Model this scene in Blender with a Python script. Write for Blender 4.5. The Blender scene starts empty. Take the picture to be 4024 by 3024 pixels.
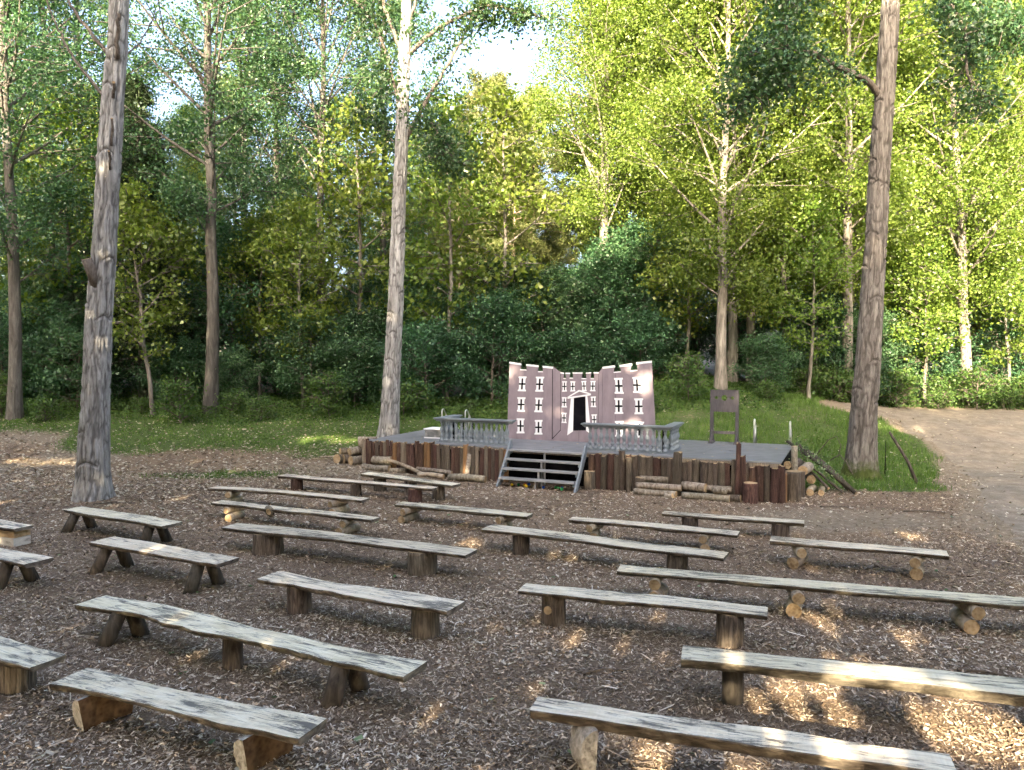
import bpy, math, random
import numpy as np
from mathutils import Vector, Matrix

sc = bpy.context.scene
R = math.radians
# ------------------------------------------------------------------ camera
cam_d = bpy.data.cameras.new('camera'); cam = bpy.data.objects.new('camera', cam_d)
sc.collection.objects.link(cam); sc.camera = cam
cam_d.sensor_fit = 'HORIZONTAL'; cam_d.sensor_width = 36.0; cam_d.lens = 27.05
cam_d.clip_start = 0.1; cam_d.clip_end = 2000
cam.location = (0, 0, 3.2); cam.rotation_euler = (R(90 - 2.274), 0, 0)
# ------------------------------------------------------------------ sky and sun
SUN_AZ, SUN_EL = R(13), R(20)          # light travels away from the camera and to its right
w = bpy.data.worlds.new('World'); sc.world = w; w.use_nodes = True
wn = w.node_tree; bg = wn.nodes['Background']
sky = wn.nodes.new('ShaderNodeTexSky'); sky.sky_type = 'NISHITA'; sky.sun_disc = False
sky.sun_elevation = SUN_EL; sky.sun_rotation = math.pi + SUN_AZ
sky.air_density = 0.65; sky.dust_density = 7.0; sky.ozone_density = 0.3
wn.links.new(sky.outputs[0], bg.inputs[0]); bg.inputs[1].default_value = 0.15
SUN_DIR = Vector((math.sin(SUN_AZ) * math.cos(SUN_EL), math.cos(SUN_AZ) * math.cos(SUN_EL), -math.sin(SUN_EL)))
sd = bpy.data.lights.new('sun', 'SUN'); sd.energy = 4.6; sd.angle = R(0.5); sd.color = (1.0, 0.83, 0.58)
sun = bpy.data.objects.new('sun', sd); sc.collection.objects.link(sun)
sun.rotation_euler = SUN_DIR.to_track_quat('-Z', 'Y').to_euler(); sun.location = (-20, -30, 30)
# ------------------------------------------------------------------ exposure
sc.view_settings.view_transform = 'Standard'; sc.view_settings.look = 'None'
sc.view_settings.gamma = 1.0; sc.view_settings.use_curve_mapping = False
sc.view_settings.exposure = 3.05
sc.render.engine = 'CYCLES'
sc.cycles.max_bounces = 5; sc.cycles.diffuse_bounces = 4; sc.cycles.glossy_bounces = 1
sc.cycles.transmission_bounces = 4; sc.cycles.transparent_max_bounces = 4
sc.cycles.use_adaptive_sampling = True; sc.cycles.adaptive_threshold = 0.04; sc.cycles.adaptive_min_samples = 20
sc.cycles.caustics_reflective = False; sc.cycles.caustics_refractive = False

# ================================================================== helpers
def link(o, parent=None):
    sc.collection.objects.link(o)
    if parent is not None: o.parent = parent
    return o

def tag(o, label=None, cat=None, group=None, kind=None):
    if label: o['label'] = label
    if cat: o['category'] = cat
    if group: o['group'] = group
    if kind: o['kind'] = kind
    return o

def empty(name, loc=(0, 0, 0), rz=0.0):
    o = bpy.data.objects.new(name, None); o.location = loc; o.rotation_euler = (0, 0, rz)
    o.empty_display_size = 0.2
    return link(o)

def np_mesh(name, V, F, attr=None, smooth=False, mats=(), midx=None):
    """V (n,3) array, F (m,4) array of quads."""
    me = bpy.data.meshes.new(name)
    V = np.ascontiguousarray(V, dtype=np.float32); F = np.ascontiguousarray(F, dtype=np.int32)
    k = F.shape[1]
    me.vertices.add(len(V)); me.vertices.foreach_set('co', V.ravel())
    me.loops.add(F.size); me.loops.foreach_set('vertex_index', F.ravel())
    me.polygons.add(len(F)); me.polygons.foreach_set('loop_start', np.arange(0, F.size, k, dtype=np.int32))
    if midx is not None: me.polygons.foreach_set('material_index', np.asarray(midx, dtype=np.int32))
    me.update(calc_edges=True)
    if smooth: me.polygons.foreach_set('use_smooth', np.ones(len(F), dtype=bool))
    if attr is not None:
        for kx, arr in attr.items():
            a = me.attributes.new(kx, 'FLOAT', 'POINT'); a.data.foreach_set('value', np.asarray(arr, dtype=np.float32))
    for m in mats: me.materials.append(m)
    return me

class MB:
    """collects shapes for one mesh"""
    def __init__(s): s.v = []; s.f = []; s.m = []; s.s = []
    def add(s, verts, faces, mi=0, smooth=False):
        o = len(s.v); s.v.extend([tuple(p) for p in verts])
        for f in faces: s.f.append(tuple(i + o for i in f)); s.m.append(mi); s.s.append(smooth)
        return s
    def box(s, x0, x1, y0, y1, z0, z1, mi=0):
        v = [(x, y, z) for z in (z0, z1) for y in (y0, y1) for x in (x0, x1)]
        return s.add(v, [(0, 2, 3, 1), (4, 5, 7, 6), (0, 1, 5, 4), (2, 6, 7, 3), (0, 4, 6, 2), (1, 3, 7, 5)], mi)
    def hexa(s, v, mi=0):
        return s.add(v, [(0, 2, 3, 1), (4, 5, 7, 6), (0, 1, 5, 4), (2, 6, 7, 3), (0, 4, 6, 2), (1, 3, 7, 5)], mi)
    def prism_y(s, poly, y0, y1, mi=0):
        """poly = (x, z) outline, extruded along y"""
        n = len(poly); a = sum(poly[i][0] * poly[(i + 1) % n][1] - poly[(i + 1) % n][0] * poly[i][1] for i in range(n))
        if a < 0: poly = poly[::-1]
        v = [(x, y0, z) for x, z in poly] + [(x, y1, z) for x, z in poly]
        f = [tuple(range(n)), tuple(range(2 * n - 1, n - 1, -1))] + [(i, n + i, n + (i + 1) % n, (i + 1) % n) for i in range(n)]
        return s.add(v, f, mi)
    def tube(s, pts, rad, seg=10, mi=0, cap=None, jit=0.0, rng=None, smooth=True):
        pts = [Vector(p) for p in pts]; k = len(pts)
        if not hasattr(rad, '__len__'): rad = [rad] * k
        v = []; ref = None
        prof = [1.0] * seg
        if jit and rng: prof = [1 + rng.uniform(-jit, jit) for _ in range(seg)]
        for i, p in enumerate(pts):
            t = (pts[min(i + 1, k - 1)] - pts[max(i - 1, 0)]).normalized()
            if ref is None: ref = Vector((0, 0, 1)) if abs(t.z) < .9 else Vector((1, 0, 0))
            a = t.cross(ref).normalized(); b = a.cross(t).normalized(); ref = b
            for j in range(seg):
                th = 2 * math.pi * j / seg
                rr = rad[i] * prof[j] * (1 + (rng.uniform(-jit, jit) * .3 if jit and rng else 0))
                v.append(p + a * math.cos(th) * rr + b * math.sin(th) * rr)
        f = [(i * seg + j, i * seg + (j + 1) % seg, (i + 1) * seg + (j + 1) % seg, (i + 1) * seg + j) for i in range(k - 1) for j in range(seg)]
        s.add(v, f, mi, smooth)
        cm = mi if cap is None else cap
        o = len(s.v) - k * seg
        s.f.append(tuple(o + j for j in range(seg - 1, -1, -1))); s.m.append(cm); s.s.append(False)
        s.f.append(tuple(o + (k - 1) * seg + j for j in range(seg))); s.m.append(cm); s.s.append(False)
        return s
    def lathe(s, prof, seg=12, mi=0):
        """prof = list of (r, z) bottom to top"""
        v = [(r * math.cos(2 * math.pi * j / seg), r * math.sin(2 * math.pi * j / seg), z) for r, z in prof for j in range(seg)]
        k = len(prof)
        f = [(i * seg + j, i * seg + (j + 1) % seg, (i + 1) * seg + (j + 1) % seg, (i + 1) * seg + j) for i in range(k - 1) for j in range(seg)]
        s.add(v, f, mi, True)
        o = len(s.v) - k * seg
        s.f.append(tuple(o + j for j in range(seg - 1, -1, -1))); s.m.append(mi); s.s.append(False)
        s.f.append(tuple(o + (k - 1) * seg + j for j in range(seg))); s.m.append(mi); s.s.append(False)
        return s
    def mesh(s, name, mats):
        me = bpy.data.meshes.new(name); me.from_pydata(s.v, [], s.f); me.update()
        for m in mats: me.materials.append(m)
        me.polygons.foreach_set('material_index', s.m); me.polygons.foreach_set('use_smooth', s.s)
        return me
    def build(s, name, mats, parent=None, loc=(0, 0, 0), rot=(0, 0, 0)):
        if not isinstance(mats, (list, tuple)): mats = [mats]
        o = bpy.data.objects.new(name, s.mesh(name, mats)); o.location = loc; o.rotation_euler = rot
        return link(o, parent)

def put(name, me, parent=None, loc=(0, 0, 0), rot=(0, 0, 0), scale=(1, 1, 1)):
    o = bpy.data.objects.new(name, me); o.location = loc; o.rotation_euler = rot; o.scale = scale
    return link(o, parent)

def sstep(t): t = np.clip(t, 0, 1); return t * t * (3 - 2 * t)

def vnoise(x, y, seed=0, px=None):
    """value noise on a lattice; px makes x periodic"""
    rs = np.random.RandomState(seed); N = 256
    tab = rs.rand(N, N)
    xi = np.floor(x).astype(int); yi = np.floor(y).astype(int); fx = x - xi; fy = y - yi
    fx = fx * fx * (3 - 2 * fx); fy = fy * fy * (3 - 2 * fy)
    P = px or N
    g = lambda a, b: tab[(a % P) % N, b % N]
    return (g(xi, yi) * (1 - fx) + g(xi + 1, yi) * fx) * (1 - fy) + (g(xi, yi + 1) * (1 - fx) + g(xi + 1, yi + 1) * fx) * fy

# ================================================================== materials
def new_mat(name):
    m = bpy.data.materials.new(name); m.use_nodes = True
    nt = m.node_tree; nt.nodes.clear()
    out = nt.nodes.new('ShaderNodeOutputMaterial'); p = nt.nodes.new('ShaderNodeBsdfPrincipled')
    nt.links.new(p.outputs[0], out.inputs[0])
    return m, nt, p, out

def N(nt, t, **kw):
    n = nt.nodes.new(t)
    for k, v in kw.items(): setattr(n, k, v)
    return n

def coords(nt, scale=(1, 1, 1), shift=True):
    tc = N(nt, 'ShaderNodeTexCoord'); mp = N(nt, 'ShaderNodeMapping'); mp.inputs['Scale'].default_value = scale
    if shift:
        oi = N(nt, 'ShaderNodeObjectInfo'); mu = N(nt, 'ShaderNodeMath', operation='MULTIPLY'); mu.inputs[1].default_value = 91.7
        nt.links.new(oi.outputs['Random'], mu.inputs[0])
        ad = N(nt, 'ShaderNodeVectorMath', operation='ADD'); nt.links.new(tc.outputs['Object'], ad.inputs[0]); nt.links.new(mu.outputs[0], ad.inputs[1])
        nt.links.new(ad.outputs[0], mp.inputs[0])
    else: nt.links.new(tc.outputs['Object'], mp.inputs[0])
    return mp.outputs[0]

def noise(nt, vec, scale, detail=5, rough=.6, dist=0.0):
    n = N(nt, 'ShaderNodeTexNoise'); n.inputs['Scale'].default_value = scale; n.inputs['Detail'].default_value = detail
    n.inputs['Roughness'].default_value = rough; n.inputs['Distortion'].default_value = dist
    nt.links.new(vec, n.inputs['Vector']); return n.outputs[0]

def ramp(nt, fac, stops, interp='LINEAR'):
    r = N(nt, 'ShaderNodeValToRGB'); cr = r.color_ramp; cr.interpolation = interp
    while len(cr.elements) < len(stops): cr.elements.new(.5)
    for e, (p, c) in zip(cr.elements, stops):
        e.position = p; e.color = (*c, 1) if len(c) == 3 else c
    nt.links.new(fac, r.inputs[0]); return r.outputs[0]

def mixc(nt, fac, a, b, mode='MIX'):
    m = N(nt, 'ShaderNodeMix', data_type='RGBA', blend_type=mode)
    for s, v in ((m.inputs[0], fac), (m.inputs[6], a), (m.inputs[7], b)):
        if isinstance(v, (int, float)): s.default_value = v
        elif isinstance(v, tuple): s.default_value = (*v, 1)
        else: nt.links.new(v, s)
    return m.outputs[2]

def vary(nt, col, amount, hue=0.0):
    """value variation from object to object"""
    oi = N(nt, 'ShaderNodeObjectInfo')
    mr = N(nt, 'ShaderNodeMapRange'); mr.inputs[3].default_value = 1 - amount; mr.inputs[4].default_value = 1 + amount
    nt.links.new(oi.outputs['Random'], mr.inputs[0])
    h = N(nt, 'ShaderNodeHueSaturation'); nt.links.new(col, h.inputs['Color']); nt.links.new(mr.outputs[0], h.inputs['Value'])
    if hue:
        wn_ = N(nt, 'ShaderNodeTexWhiteNoise', noise_dimensions='1D'); nt.links.new(oi.outputs['Random'], wn_.inputs['W'])
        m2 = N(nt, 'ShaderNodeMapRange'); m2.inputs[3].default_value = .5 - hue; m2.inputs[4].default_value = .5 + hue
        nt.links.new(wn_.outputs['Value'], m2.inputs[0]); nt.links.new(m2.outputs[0], h.inputs['Hue'])
    return h.outputs[0]

def bump(nt, p, fac, strength, dist=.02):
    b = N(nt, 'ShaderNodeBump'); b.inputs['Strength'].default_value = strength; b.inputs['Distance'].default_value = dist
    nt.links.new(fac, b.inputs['Height']); nt.links.new(b.outputs[0], p.inputs['Normal'])

def simple(name, stops, scale=(1, 1, 1), ns=6, rough=.75, bmp=.3, bdist=.01, var=.0, spec=.3, metal=0., detail=6, dist=0., hue=0.):
    m, nt, p, out = new_mat(name)
    v = coords(nt, scale); f = noise(nt, v, ns, detail, .62, dist)
    c = ramp(nt, f, stops)
    if var: c = vary(nt, c, var, hue)
    nt.links.new(c, p.inputs['Base Color'])
    p.inputs['Roughness'].default_value = rough; p.inputs['Specular IOR Level'].default_value = spec; p.inputs['Metallic'].default_value = metal
    if bmp: bump(nt, p, f, bmp, bdist)
    return m

def bark(name, dark, mid, light, sx=14, sz=2.2, depth=.03, var=.12, rough=.9, moss=False, crack=False):
    m, nt, p, out = new_mat(name)
    v = coords(nt, (sx, sx, sz))
    f1 = noise(nt, v, 1.0, 7, .65, .6)
    v2 = coords(nt, (1.1, 1.1, .5)); f2 = noise(nt, v2, 1.3, 4, .6)
    c = ramp(nt, f1, [(.3, dark), (.48, mid), (.68, light)])
    c2 = ramp(nt, f2, [(.3, (.72, .70, .68)), (.7, (1.15, 1.15, 1.12))])
    c = mixc(nt, 1.0, c, c2, 'MULTIPLY')
    if crack:
        ca_ = N(nt, 'ShaderNodeAttribute', attribute_name='crack'); c = mixc(nt, ca_.outputs['Fac'], c, (.035, .028, .023))
    if moss:
        tc = N(nt, 'ShaderNodeTexCoord'); sp = N(nt, 'ShaderNodeSeparateXYZ'); nt.links.new(tc.outputs['Object'], sp.inputs[0])
        mr = N(nt, 'ShaderNodeMapRange'); mr.inputs[1].default_value = .95; mr.inputs[2].default_value = .1; nt.links.new(sp.outputs[2], mr.inputs[0])
        vv = coords(nt, (1, 1, 1)); nn = noise(nt, vv, 4.5, 6, .7)
        mu = N(nt, 'ShaderNodeMath', operation='MULTIPLY'); nt.links.new(mr.outputs[0], mu.inputs[0]); nt.links.new(nn, mu.inputs[1])
        fac = ramp(nt, mu.outputs[0], [(.25, (0, 0, 0)), (.42, (1, 1, 1))])
        c = mixc(nt, fac, c, (.05, .065, .015))
    if var: c = vary(nt, c, var, .012)
    nt.links.new(c, p.inputs['Base Color']); p.inputs['Roughness'].default_value = rough; p.inputs['Specular IOR Level'].default_value = .2
    bump(nt, p, f1, .9, depth)
    return m

def leaf(name, c0, c1, c2, trans=.38, var=.12, hue=.015, rough=.45, spec=.35, tcol=(1.25, 1.35, .55)):
    m, nt, p, out = new_mat(name)
    at = N(nt, 'ShaderNodeAttribute', attribute_name='v')
    c = ramp(nt, at.outputs['Fac'], [(0, c0), (.55, c1), (1, c2)])
    c = vary(nt, c, var, hue)
    nt.links.new(c, p.inputs['Base Color']); p.inputs['Roughness'].default_value = rough; p.inputs['Specular IOR Level'].default_value = spec
    t = N(nt, 'ShaderNodeBsdfTranslucent'); tc = mixc(nt, 1.0, c, tcol, 'MULTIPLY'); nt.links.new(tc, t.inputs[0])
    mx = N(nt, 'ShaderNodeMixShader'); mx.inputs[0].default_value = trans
    nt.links.new(p.outputs[0], mx.inputs[1]); nt.links.new(t.outputs[0], mx.inputs[2]); nt.links.new(mx.outputs[0], out.inputs[0])
    return m

M = {}
M['bark_front'] = bark('poplar_bark', (.12, .12, .118), (.275, .275, .27), (.45, .45, .44), 13, 1.8, .04, .06, crack=True)
M['bark_moss'] = bark('mossy_poplar_bark', (.05, .045, .041), (.14, .128, .116), (.25, .235, .215), 13, 1.8, .04, .0, moss=True, crack=True)
M['bark_tree'] = bark('woodland_bark', (.04, .036, .032), (.10, .092, .082), (.19, .178, .16), 9, 1.4, .03, .25)
M['bark_pale'] = bark('pale_bark', (.06, .054, .045), (.15, .138, .118), (.27, .25, .22), 9, 1.4, .02, .12)
M['bark_pine'] = bark('pine_bark', (.14, .10, .075), (.34, .26, .20), (.50, .41, .33), 9, 1.4, .03, .12)
M['branch'] = simple('branch_bark', [(.3, (.05, .04, .032)), (.7, (.17, .145, .12))], (6, 6, 2), 4, .9, .3)
M['stump'] = bark('stump_bark', (.028, .022, .018), (.085, .068, .053), (.18, .15, .12), 26, 3.5, .02, .25)
M['stump_red'] = bark('reddish_bark', (.022, .014, .011), (.07, .04, .031), (.14, .088, .07), 24, 4.5, .02, .25)
M['pole'] = bark('pole_bark', (.025, .022, .018), (.065, .055, .044), (.12, .105, .085), 14, 3, .008, .2)
M['log_pale'] = bark('smooth_log_bark', (.14, .115, .08), (.30, .25, .18), (.42, .37, .29), 10, 5, .006, .2)
M['log_grey'] = bark('grey_log_bark', (.08, .066, .05), (.21, .18, .14), (.37, .33, .27), 16, 8, .012, .2)
M['log_scale'] = bark('scaly_pale_bark', (.13, .115, .10), (.36, .335, .30), (.56, .53, .49), 22, 16, .012, .1)
M['split'] = simple('split_wood', [(.25, (.085, .045, .022)), (.5, (.20, .11, .048)), (.75, (.33, .20, .095))], (9, 9, 1.2), 3, .7, .4, .01, .3)
M['split_grey'] = simple('weathered_split_wood', [(.25, (.065, .052, .042)), (.5, (.15, .122, .09)), (.75, (.27, .225, .17))], (12, 12, 1.0), 3, .8, .5, .012, .25)
def cut_mat(name, a, b, c, var=.2):
    m, nt, p, out = new_mat(name)
    v = coords(nt, (1, 1, 1)); f = noise(nt, v, 9, 6, .6)
    g = N(nt, 'ShaderNodeTexVoronoi'); g.inputs['Scale'].default_value = 26; nt.links.new(v, g.inputs['Vector'])
    mi = N(nt, 'ShaderNodeMath', operation='ADD'); nt.links.new(f, mi.inputs[0])
    m2 = N(nt, 'ShaderNodeMath', operation='MULTIPLY'); m2.inputs[1].default_value = .3; nt.links.new(g.outputs[0], m2.inputs[0]); nt.links.new(m2.outputs[0], mi.inputs[1])
    cc = ramp(nt, mi.outputs[0], [(.35, a), (.55, b), (.8, c)]); cc = vary(nt, cc, var)
    nt.links.new(cc, p.inputs['Base Color']); p.inputs['Roughness'].default_value = .8; p.inputs['Specular IOR Level'].default_value = .2
    bump(nt, p, mi.outputs[0], .3, .006); return m
M['cut'] = cut_mat('sawn_end', (.12, .075, .04), (.26, .18, .095), (.38, .285, .17))
M['cut_dark'] = cut_mat('old_sawn_face', (.028, .015, .008), (.07, .038, .017), (.125, .075, .036), .1)
def plank_mat():
    m, nt, p, out = new_mat('weathered_plank')
    v = coords(nt, (1.1, 9, 9)); g = noise(nt, v, 2.2, 8, .68, .4)
    v2 = coords(nt, (1.5, 8.5, 3)); d = noise(nt, v2, 2.0, 8, .72, .8)
    v3 = coords(nt, (30, 2.5, 1)); sw = noise(nt, v3, 1.4, 3, .6)
    v4 = coords(nt, (.8, 2.6, 1)); big = noise(nt, v4, 1.4, 3, .5)
    c = ramp(nt, g, [(.28, (.48, .40, .275)), (.5, (.70, .625, .48)), (.72, (.83, .78, .66))])
    ad = N(nt, 'ShaderNodeMath', operation='MULTIPLY_ADD'); ad.inputs[1].default_value = .55; nt.links.new(big, ad.inputs[0]); nt.links.new(d, ad.inputs[2])
    a2 = N(nt, 'ShaderNodeMath', operation='MULTIPLY_ADD'); a2.inputs[1].default_value = .16; nt.links.new(sw, a2.inputs[0]); nt.links.new(ad.outputs[0], a2.inputs[2])
    k = ramp(nt, a2.outputs[0], [(.86, (0, 0, 0)), (.97, (.9, .9, .9))])
    c = mixc(nt, k, c, (.065, .06, .058))
    v5 = coords(nt, (.5, 26, 26)); ck = noise(nt, v5, 1.3, 4, .55, .5); c = mixc(nt, ramp(nt, ck, [(.335, (.85, .85, .85)), (.37, (0, 0, 0))]), c, (.05, .042, .035))
    s2 = ramp(nt, sw, [(.35, (.86, .86, .86)), (.6, (1.05, 1.05, 1.05))])
    c = mixc(nt, .7, c, s2, 'MULTIPLY'); c = vary(nt, c, .16, .012)
    nt.links.new(c, p.inputs['Base Color'])
    rr = ramp(nt, d, [(.3, (.42, .42, .42)), (.7, (.58, .58, .58))]); nt.links.new(rr, p.inputs['Roughness'])
    p.inputs['Specular IOR Level'].default_value = .5
    bump(nt, p, a2.outputs[0], .25, .004); return m
M['plank'] = plank_mat()
M['plank_edge'] = bark('plank_waney_edge', (.035, .03, .024), (.11, .092, .072), (.25, .215, .165), 5, 16, .012, .15)
M['castle'] = simple('mauve_paint', [(.25, (.175, .142, .160)), (.5, (.225, .185, .205)), (.78, (.275, .23, .252))], (2.5, 2.5, .9), 2.2, .6, .06, .004, 0, .35)
M['white'] = simple('white_paint', [(.3, (.72, .73, .74)), (.7, (.80, .80, .80))], (2, 2, 2), 3, .55, .05, .003)
M['black'] = simple('black_paint', [(.3, (.003, .003, .004)), (.7, (.006, .006, .008))], (2, 2, 2), 3, .8, .05, spec=.08)
M['grey_paint'] = simple('blue_grey_paint', [(.3, (.14, .165, .185)), (.7, (.20, .23, .25))], (3, 3, 3), 3, .5, .1, .004, .05, .4)
M['deck'] = simple('dark_grey_deck_paint', [(.25, (.105, .11, .118)), (.5, (.155, .162, .172)), (.8, (.215, .22, .224))], (1.2, 1.2, 1), 2.5, .5, .12, .004, .06, .5)
M['step_paint'] = simple('worn_grey_step_paint', [(.3, (.20, .20, .205)), (.6, (.29, .29, .285)), (.85, (.38, .36, .33))], (2, 8, 8), 2.5, .5, .15, .004, .05, .4)
M['skirt'] = simple('black_cloth', [(.3, (.003, .003, .0035)), (.7, (.007, .007, .0075))], (2, 2, .5), 4, .95, .2, spec=.05)
M['pillory'] = simple('dark_stained_wood', [(.3, (.045, .04, .045)), (.7, (.095, .086, .09))], (8, 8, 1.5), 3, .6, .2, .004)
M['steel'] = simple('galvanised_tube', [(.3, (.50, .50, .49)), (.7, (.68, .68, .66))], (3, 3, 3), 4, .35, .05, .002, 0, .5, .85)
M['box_wood'] = simple('grey_stained_board', [(.3, (.07, .075, .075)), (.55, (.16, .165, .16)), (.8, (.36, .37, .36))], (2, 2, 3), 3.5, .7, .1)
M['timber'] = simple('squared_timber', [(.3, (.27, .17, .085)), (.6, (.44, .32, .18)), (.8, (.52, .42, .28))], (2, 9, 9), 2, .75, .3, .006, .15)
M['timber_pale'] = bark('birch_like_bark', (.09, .08, .07), (.48, .46, .42), (.66, .64, .60), 3, 7, .006, .05)
for nm, c in (('ball_green', (.03, .30, .09)), ('ball_yellow', (.62, .42, .02)), ('ball_blue', (.02, .08, .42)), ('ball_red', (.45, .03, .025))):
    M[nm] = simple(nm, [(.3, c), (.7, tuple(x * 1.1 for x in c))], (3, 3, 3), 3, .4, 0)
# foliage
M['leaf_poplar'] = leaf('poplar_leaves', (.030, .078, .034), (.06, .128, .052), (.115, .185, .078), .40, .16, .02, .38, .5, (1.15, 1.3, .6))
M['leaf_light'] = leaf('bright_poplar_leaves', (.075, .125, .02), (.13, .19, .03), (.20, .25, .055), .46, .10, .015, .38, .45)
M['leaf_shrub'] = leaf('shrub_leaves', (.026, .070, .032), (.052, .118, .052), (.10, .18, .078), .36, .22, .025, .4, .4, (1.05, 1.25, .6))
M['leaf_near'] = leaf('overhanging_poplar_leaves', (.024, .065, .028), (.046, .10, .042), (.09, .15, .06), .40, .05, .01, .36, .45)
M['needle'] = leaf('pine_needles', (.085, .11, .035), (.14, .165, .055), (.21, .22, .085), .32, .10, .01, .5, .3, (1.2, 1.2, .6))
M['needle_dark'] = leaf('dark_conifer_needles', (.014, .028, .012), (.026, .048, .02), (.05, .07, .03), .15, .1, .01, .55, .25)
M['grass'] = leaf('grass_blades', (.06, .12, .022), (.105, .185, .035), (.19, .24, .07), .35, .0, .0, .5, .25)
M['cover'] = leaf('ground_cover_leaves', (.035, .075, .02), (.065, .125, .03), (.12, .18, .045), .35, .0, .0, .45, .3)
M['ivy'] = leaf('ivy_leaves', (.05, .10, .03), (.09, .16, .05), (.30, .36, .22), .3, .0, .0, .35, .5)
def chip_mat(name, stops, rough=.75, spec=.3):
    m, nt, p, out = new_mat(name)
    at = N(nt, 'ShaderNodeAttribute', attribute_name='v')
    c = ramp(nt, at.outputs['Fac'], stops)
    nt.links.new(c, p.inputs['Base Color']); p.inputs['Roughness'].default_value = rough; p.inputs['Specular IOR Level'].default_value = spec
    return m
M['chips'] = chip_mat('wood_chips', [(0, (.085, .06, .041)), (.3, (.215, .155, .105)), (.6, (.37, .29, .205)), (.82, (.54, .45, .34)), (1, (.70, .64, .53))], .6, .4)
M['litter'] = chip_mat('dry_fallen_leaves', [(0, (.12, .085, .05)), (.35, (.24, .185, .12)), (.7, (.37, .315, .225)), (1, (.48, .44, .355))], .55, .45)
M['stick'] = simple('dead_stick', [(.3, (.05, .04, .03)), (.7, (.16, .13, .10))], (5, 5, 5), 4, .85, .3)

def ground_mat():
    m, nt, p, out = new_mat('woodland_floor')
    tc = N(nt, 'ShaderNodeTexCoord'); v = tc.outputs['Object']
    n1 = noise(nt, v, 38, 8, .75, .4); n2 = noise(nt, v, .55, 5, .6); n3 = noise(nt, v, 9, 6, .7)
    mul = ramp(nt, n1, [(.25, (.06, .043, .03)), (.45, (.155, .112, .076)), (.62, (.26, .195, .137)), (.8, (.44, .36, .27))])
    big = ramp(nt, n2, [(.3, (.78, .76, .76)), (.7, (1.15, 1.12, 1.06))]); mul = mixc(nt, 1.0, mul, big, 'MULTIPLY')
    soil = ramp(nt, n3, [(.3, (.14, .108, .075)), (.55, (.22, .178, .128)), (.8, (.33, .275, .21))])
    gr = ramp(nt, n3, [(.25, (.035, .055, .014)), (.5, (.06, .092, .022)), (.8, (.115, .13, .045))])
    a1 = N(nt, 'ShaderNodeAttribute', attribute_name='soil'); a2 = N(nt, 'ShaderNodeAttribute', attribute_name='grass')
    def brk(a, amt):
        mu = N(nt, 'ShaderNodeMath', operation='MULTIPLY_ADD'); mu.inputs[1].default_value = amt; mu.inputs[2].default_value = -amt / 2
        nt.links.new(n3, mu.inputs[0]); ad = N(nt, 'ShaderNodeMath', operation='ADD'); nt.links.new(a.outputs['Fac'], ad.inputs[0]); nt.links.new(mu.outputs[0], ad.inputs[1])
        return ramp(nt, ad.outputs[0], [(.4, (0, 0, 0)), (.6, (1, 1, 1))])
    c = mixc(nt, brk(a1, 1.3), mul, soil); c = mixc(nt, brk(a2, 1.5), c, gr)
    nt.links.new(c, p.inputs['Base Color']); p.inputs['Roughness'].default_value = .9; p.inputs['Specular IOR Level'].default_value = .2
    bump(nt, p, n1, .8, .03); return m
M['ground'] = ground_mat()
def track_mat():
    m, nt, p, out = new_mat('bare_track_soil')
    tc = N(nt, 'ShaderNodeTexCoord'); v = tc.outputs['Object']
    n3 = noise(nt, v, 3.0, 8, .7); n1 = noise(nt, v, 30, 7, .75); n2 = noise(nt, v, .6, 4, .6)
    c = ramp(nt, n3, [(.3, (.145, .122, .098)), (.5, (.21, .182, .15)), (.72, (.30, .265, .222))])
    c = mixc(nt, .5, c, ramp(nt, n1, [(.3, (.5, .48, .45)), (.7, (1.3, 1.28, 1.22))]), 'MULTIPLY')
    c = mixc(nt, 1.0, c, ramp(nt, n2, [(.3, (.82, .82, .84)), (.7, (1.18, 1.14, 1.05))]), 'MULTIPLY')
    nt.links.new(c, p.inputs['Base Color']); p.inputs['Roughness'].default_value = .9; p.inputs['Specular IOR Level'].default_value = .2
    bump(nt, p, n1, .6, .02); return m
M['track'] = track_mat()

# ================================================================== terrain
def gz(x, y):
    x = np.asarray(x, dtype=float); y = np.asarray(y, dtype=float)
    z = .1 * sstep((y - 13) / 4) + .14 * np.exp(-((x + 4.8) ** 2 / 5 + (y - 20.6) ** 2 / 5))
    z = z + (1.05 + .9 * np.exp(-((x - 7) / 5) ** 2)) * sstep((y - 20) / 9.5)
    z = z + .055 * np.clip(y - 29.5, 0, 60)
    z = z + .03 * np.sin(x * .9 + 1.3) * np.sin(y * .8) * sstep((y - 18) / 4)
    return z
def gzf(x, y): return float(gz(x, y))

SO = Vector((0, 18.64, 0)); SA = R(-24)       # stage frame: origin on its front edge, turned 24 degrees
SU = Vector((math.cos(SA), math.sin(SA), 0)); SN = Vector((-math.sin(SA), math.cos(SA), 0))
DZ = .92                                        # deck height
def S(u, n, z=0.0): q = SO + SU * u + SN * n; return Vector((q.x, q.y, z))
def to_stage(x, y):
    dx = x - SO.x; dy = y - SO.y
    return dx * SU.x + dy * SU.y, dx * SN.x + dy * SN.y
TRACK_L = [(8.6, 13.2), (9.5, 15.2), (10.1, 16.8), (10.9, 18.8), (11.9, 21.5), (12.5, 24), (12.8, 26), (11.6, 27.2), (11.9, 28.6)]
def track_edge(y): return np.interp(y, [p[1] for p in TRACK_L], [p[0] for p in TRACK_L])
def in_track(x, y): return (x > track_edge(y) + 1.6 * (vnoise(x * 1.3, y * 1.3, 61) - .2)) & (y > 13) & (y < 28.6)
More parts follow.
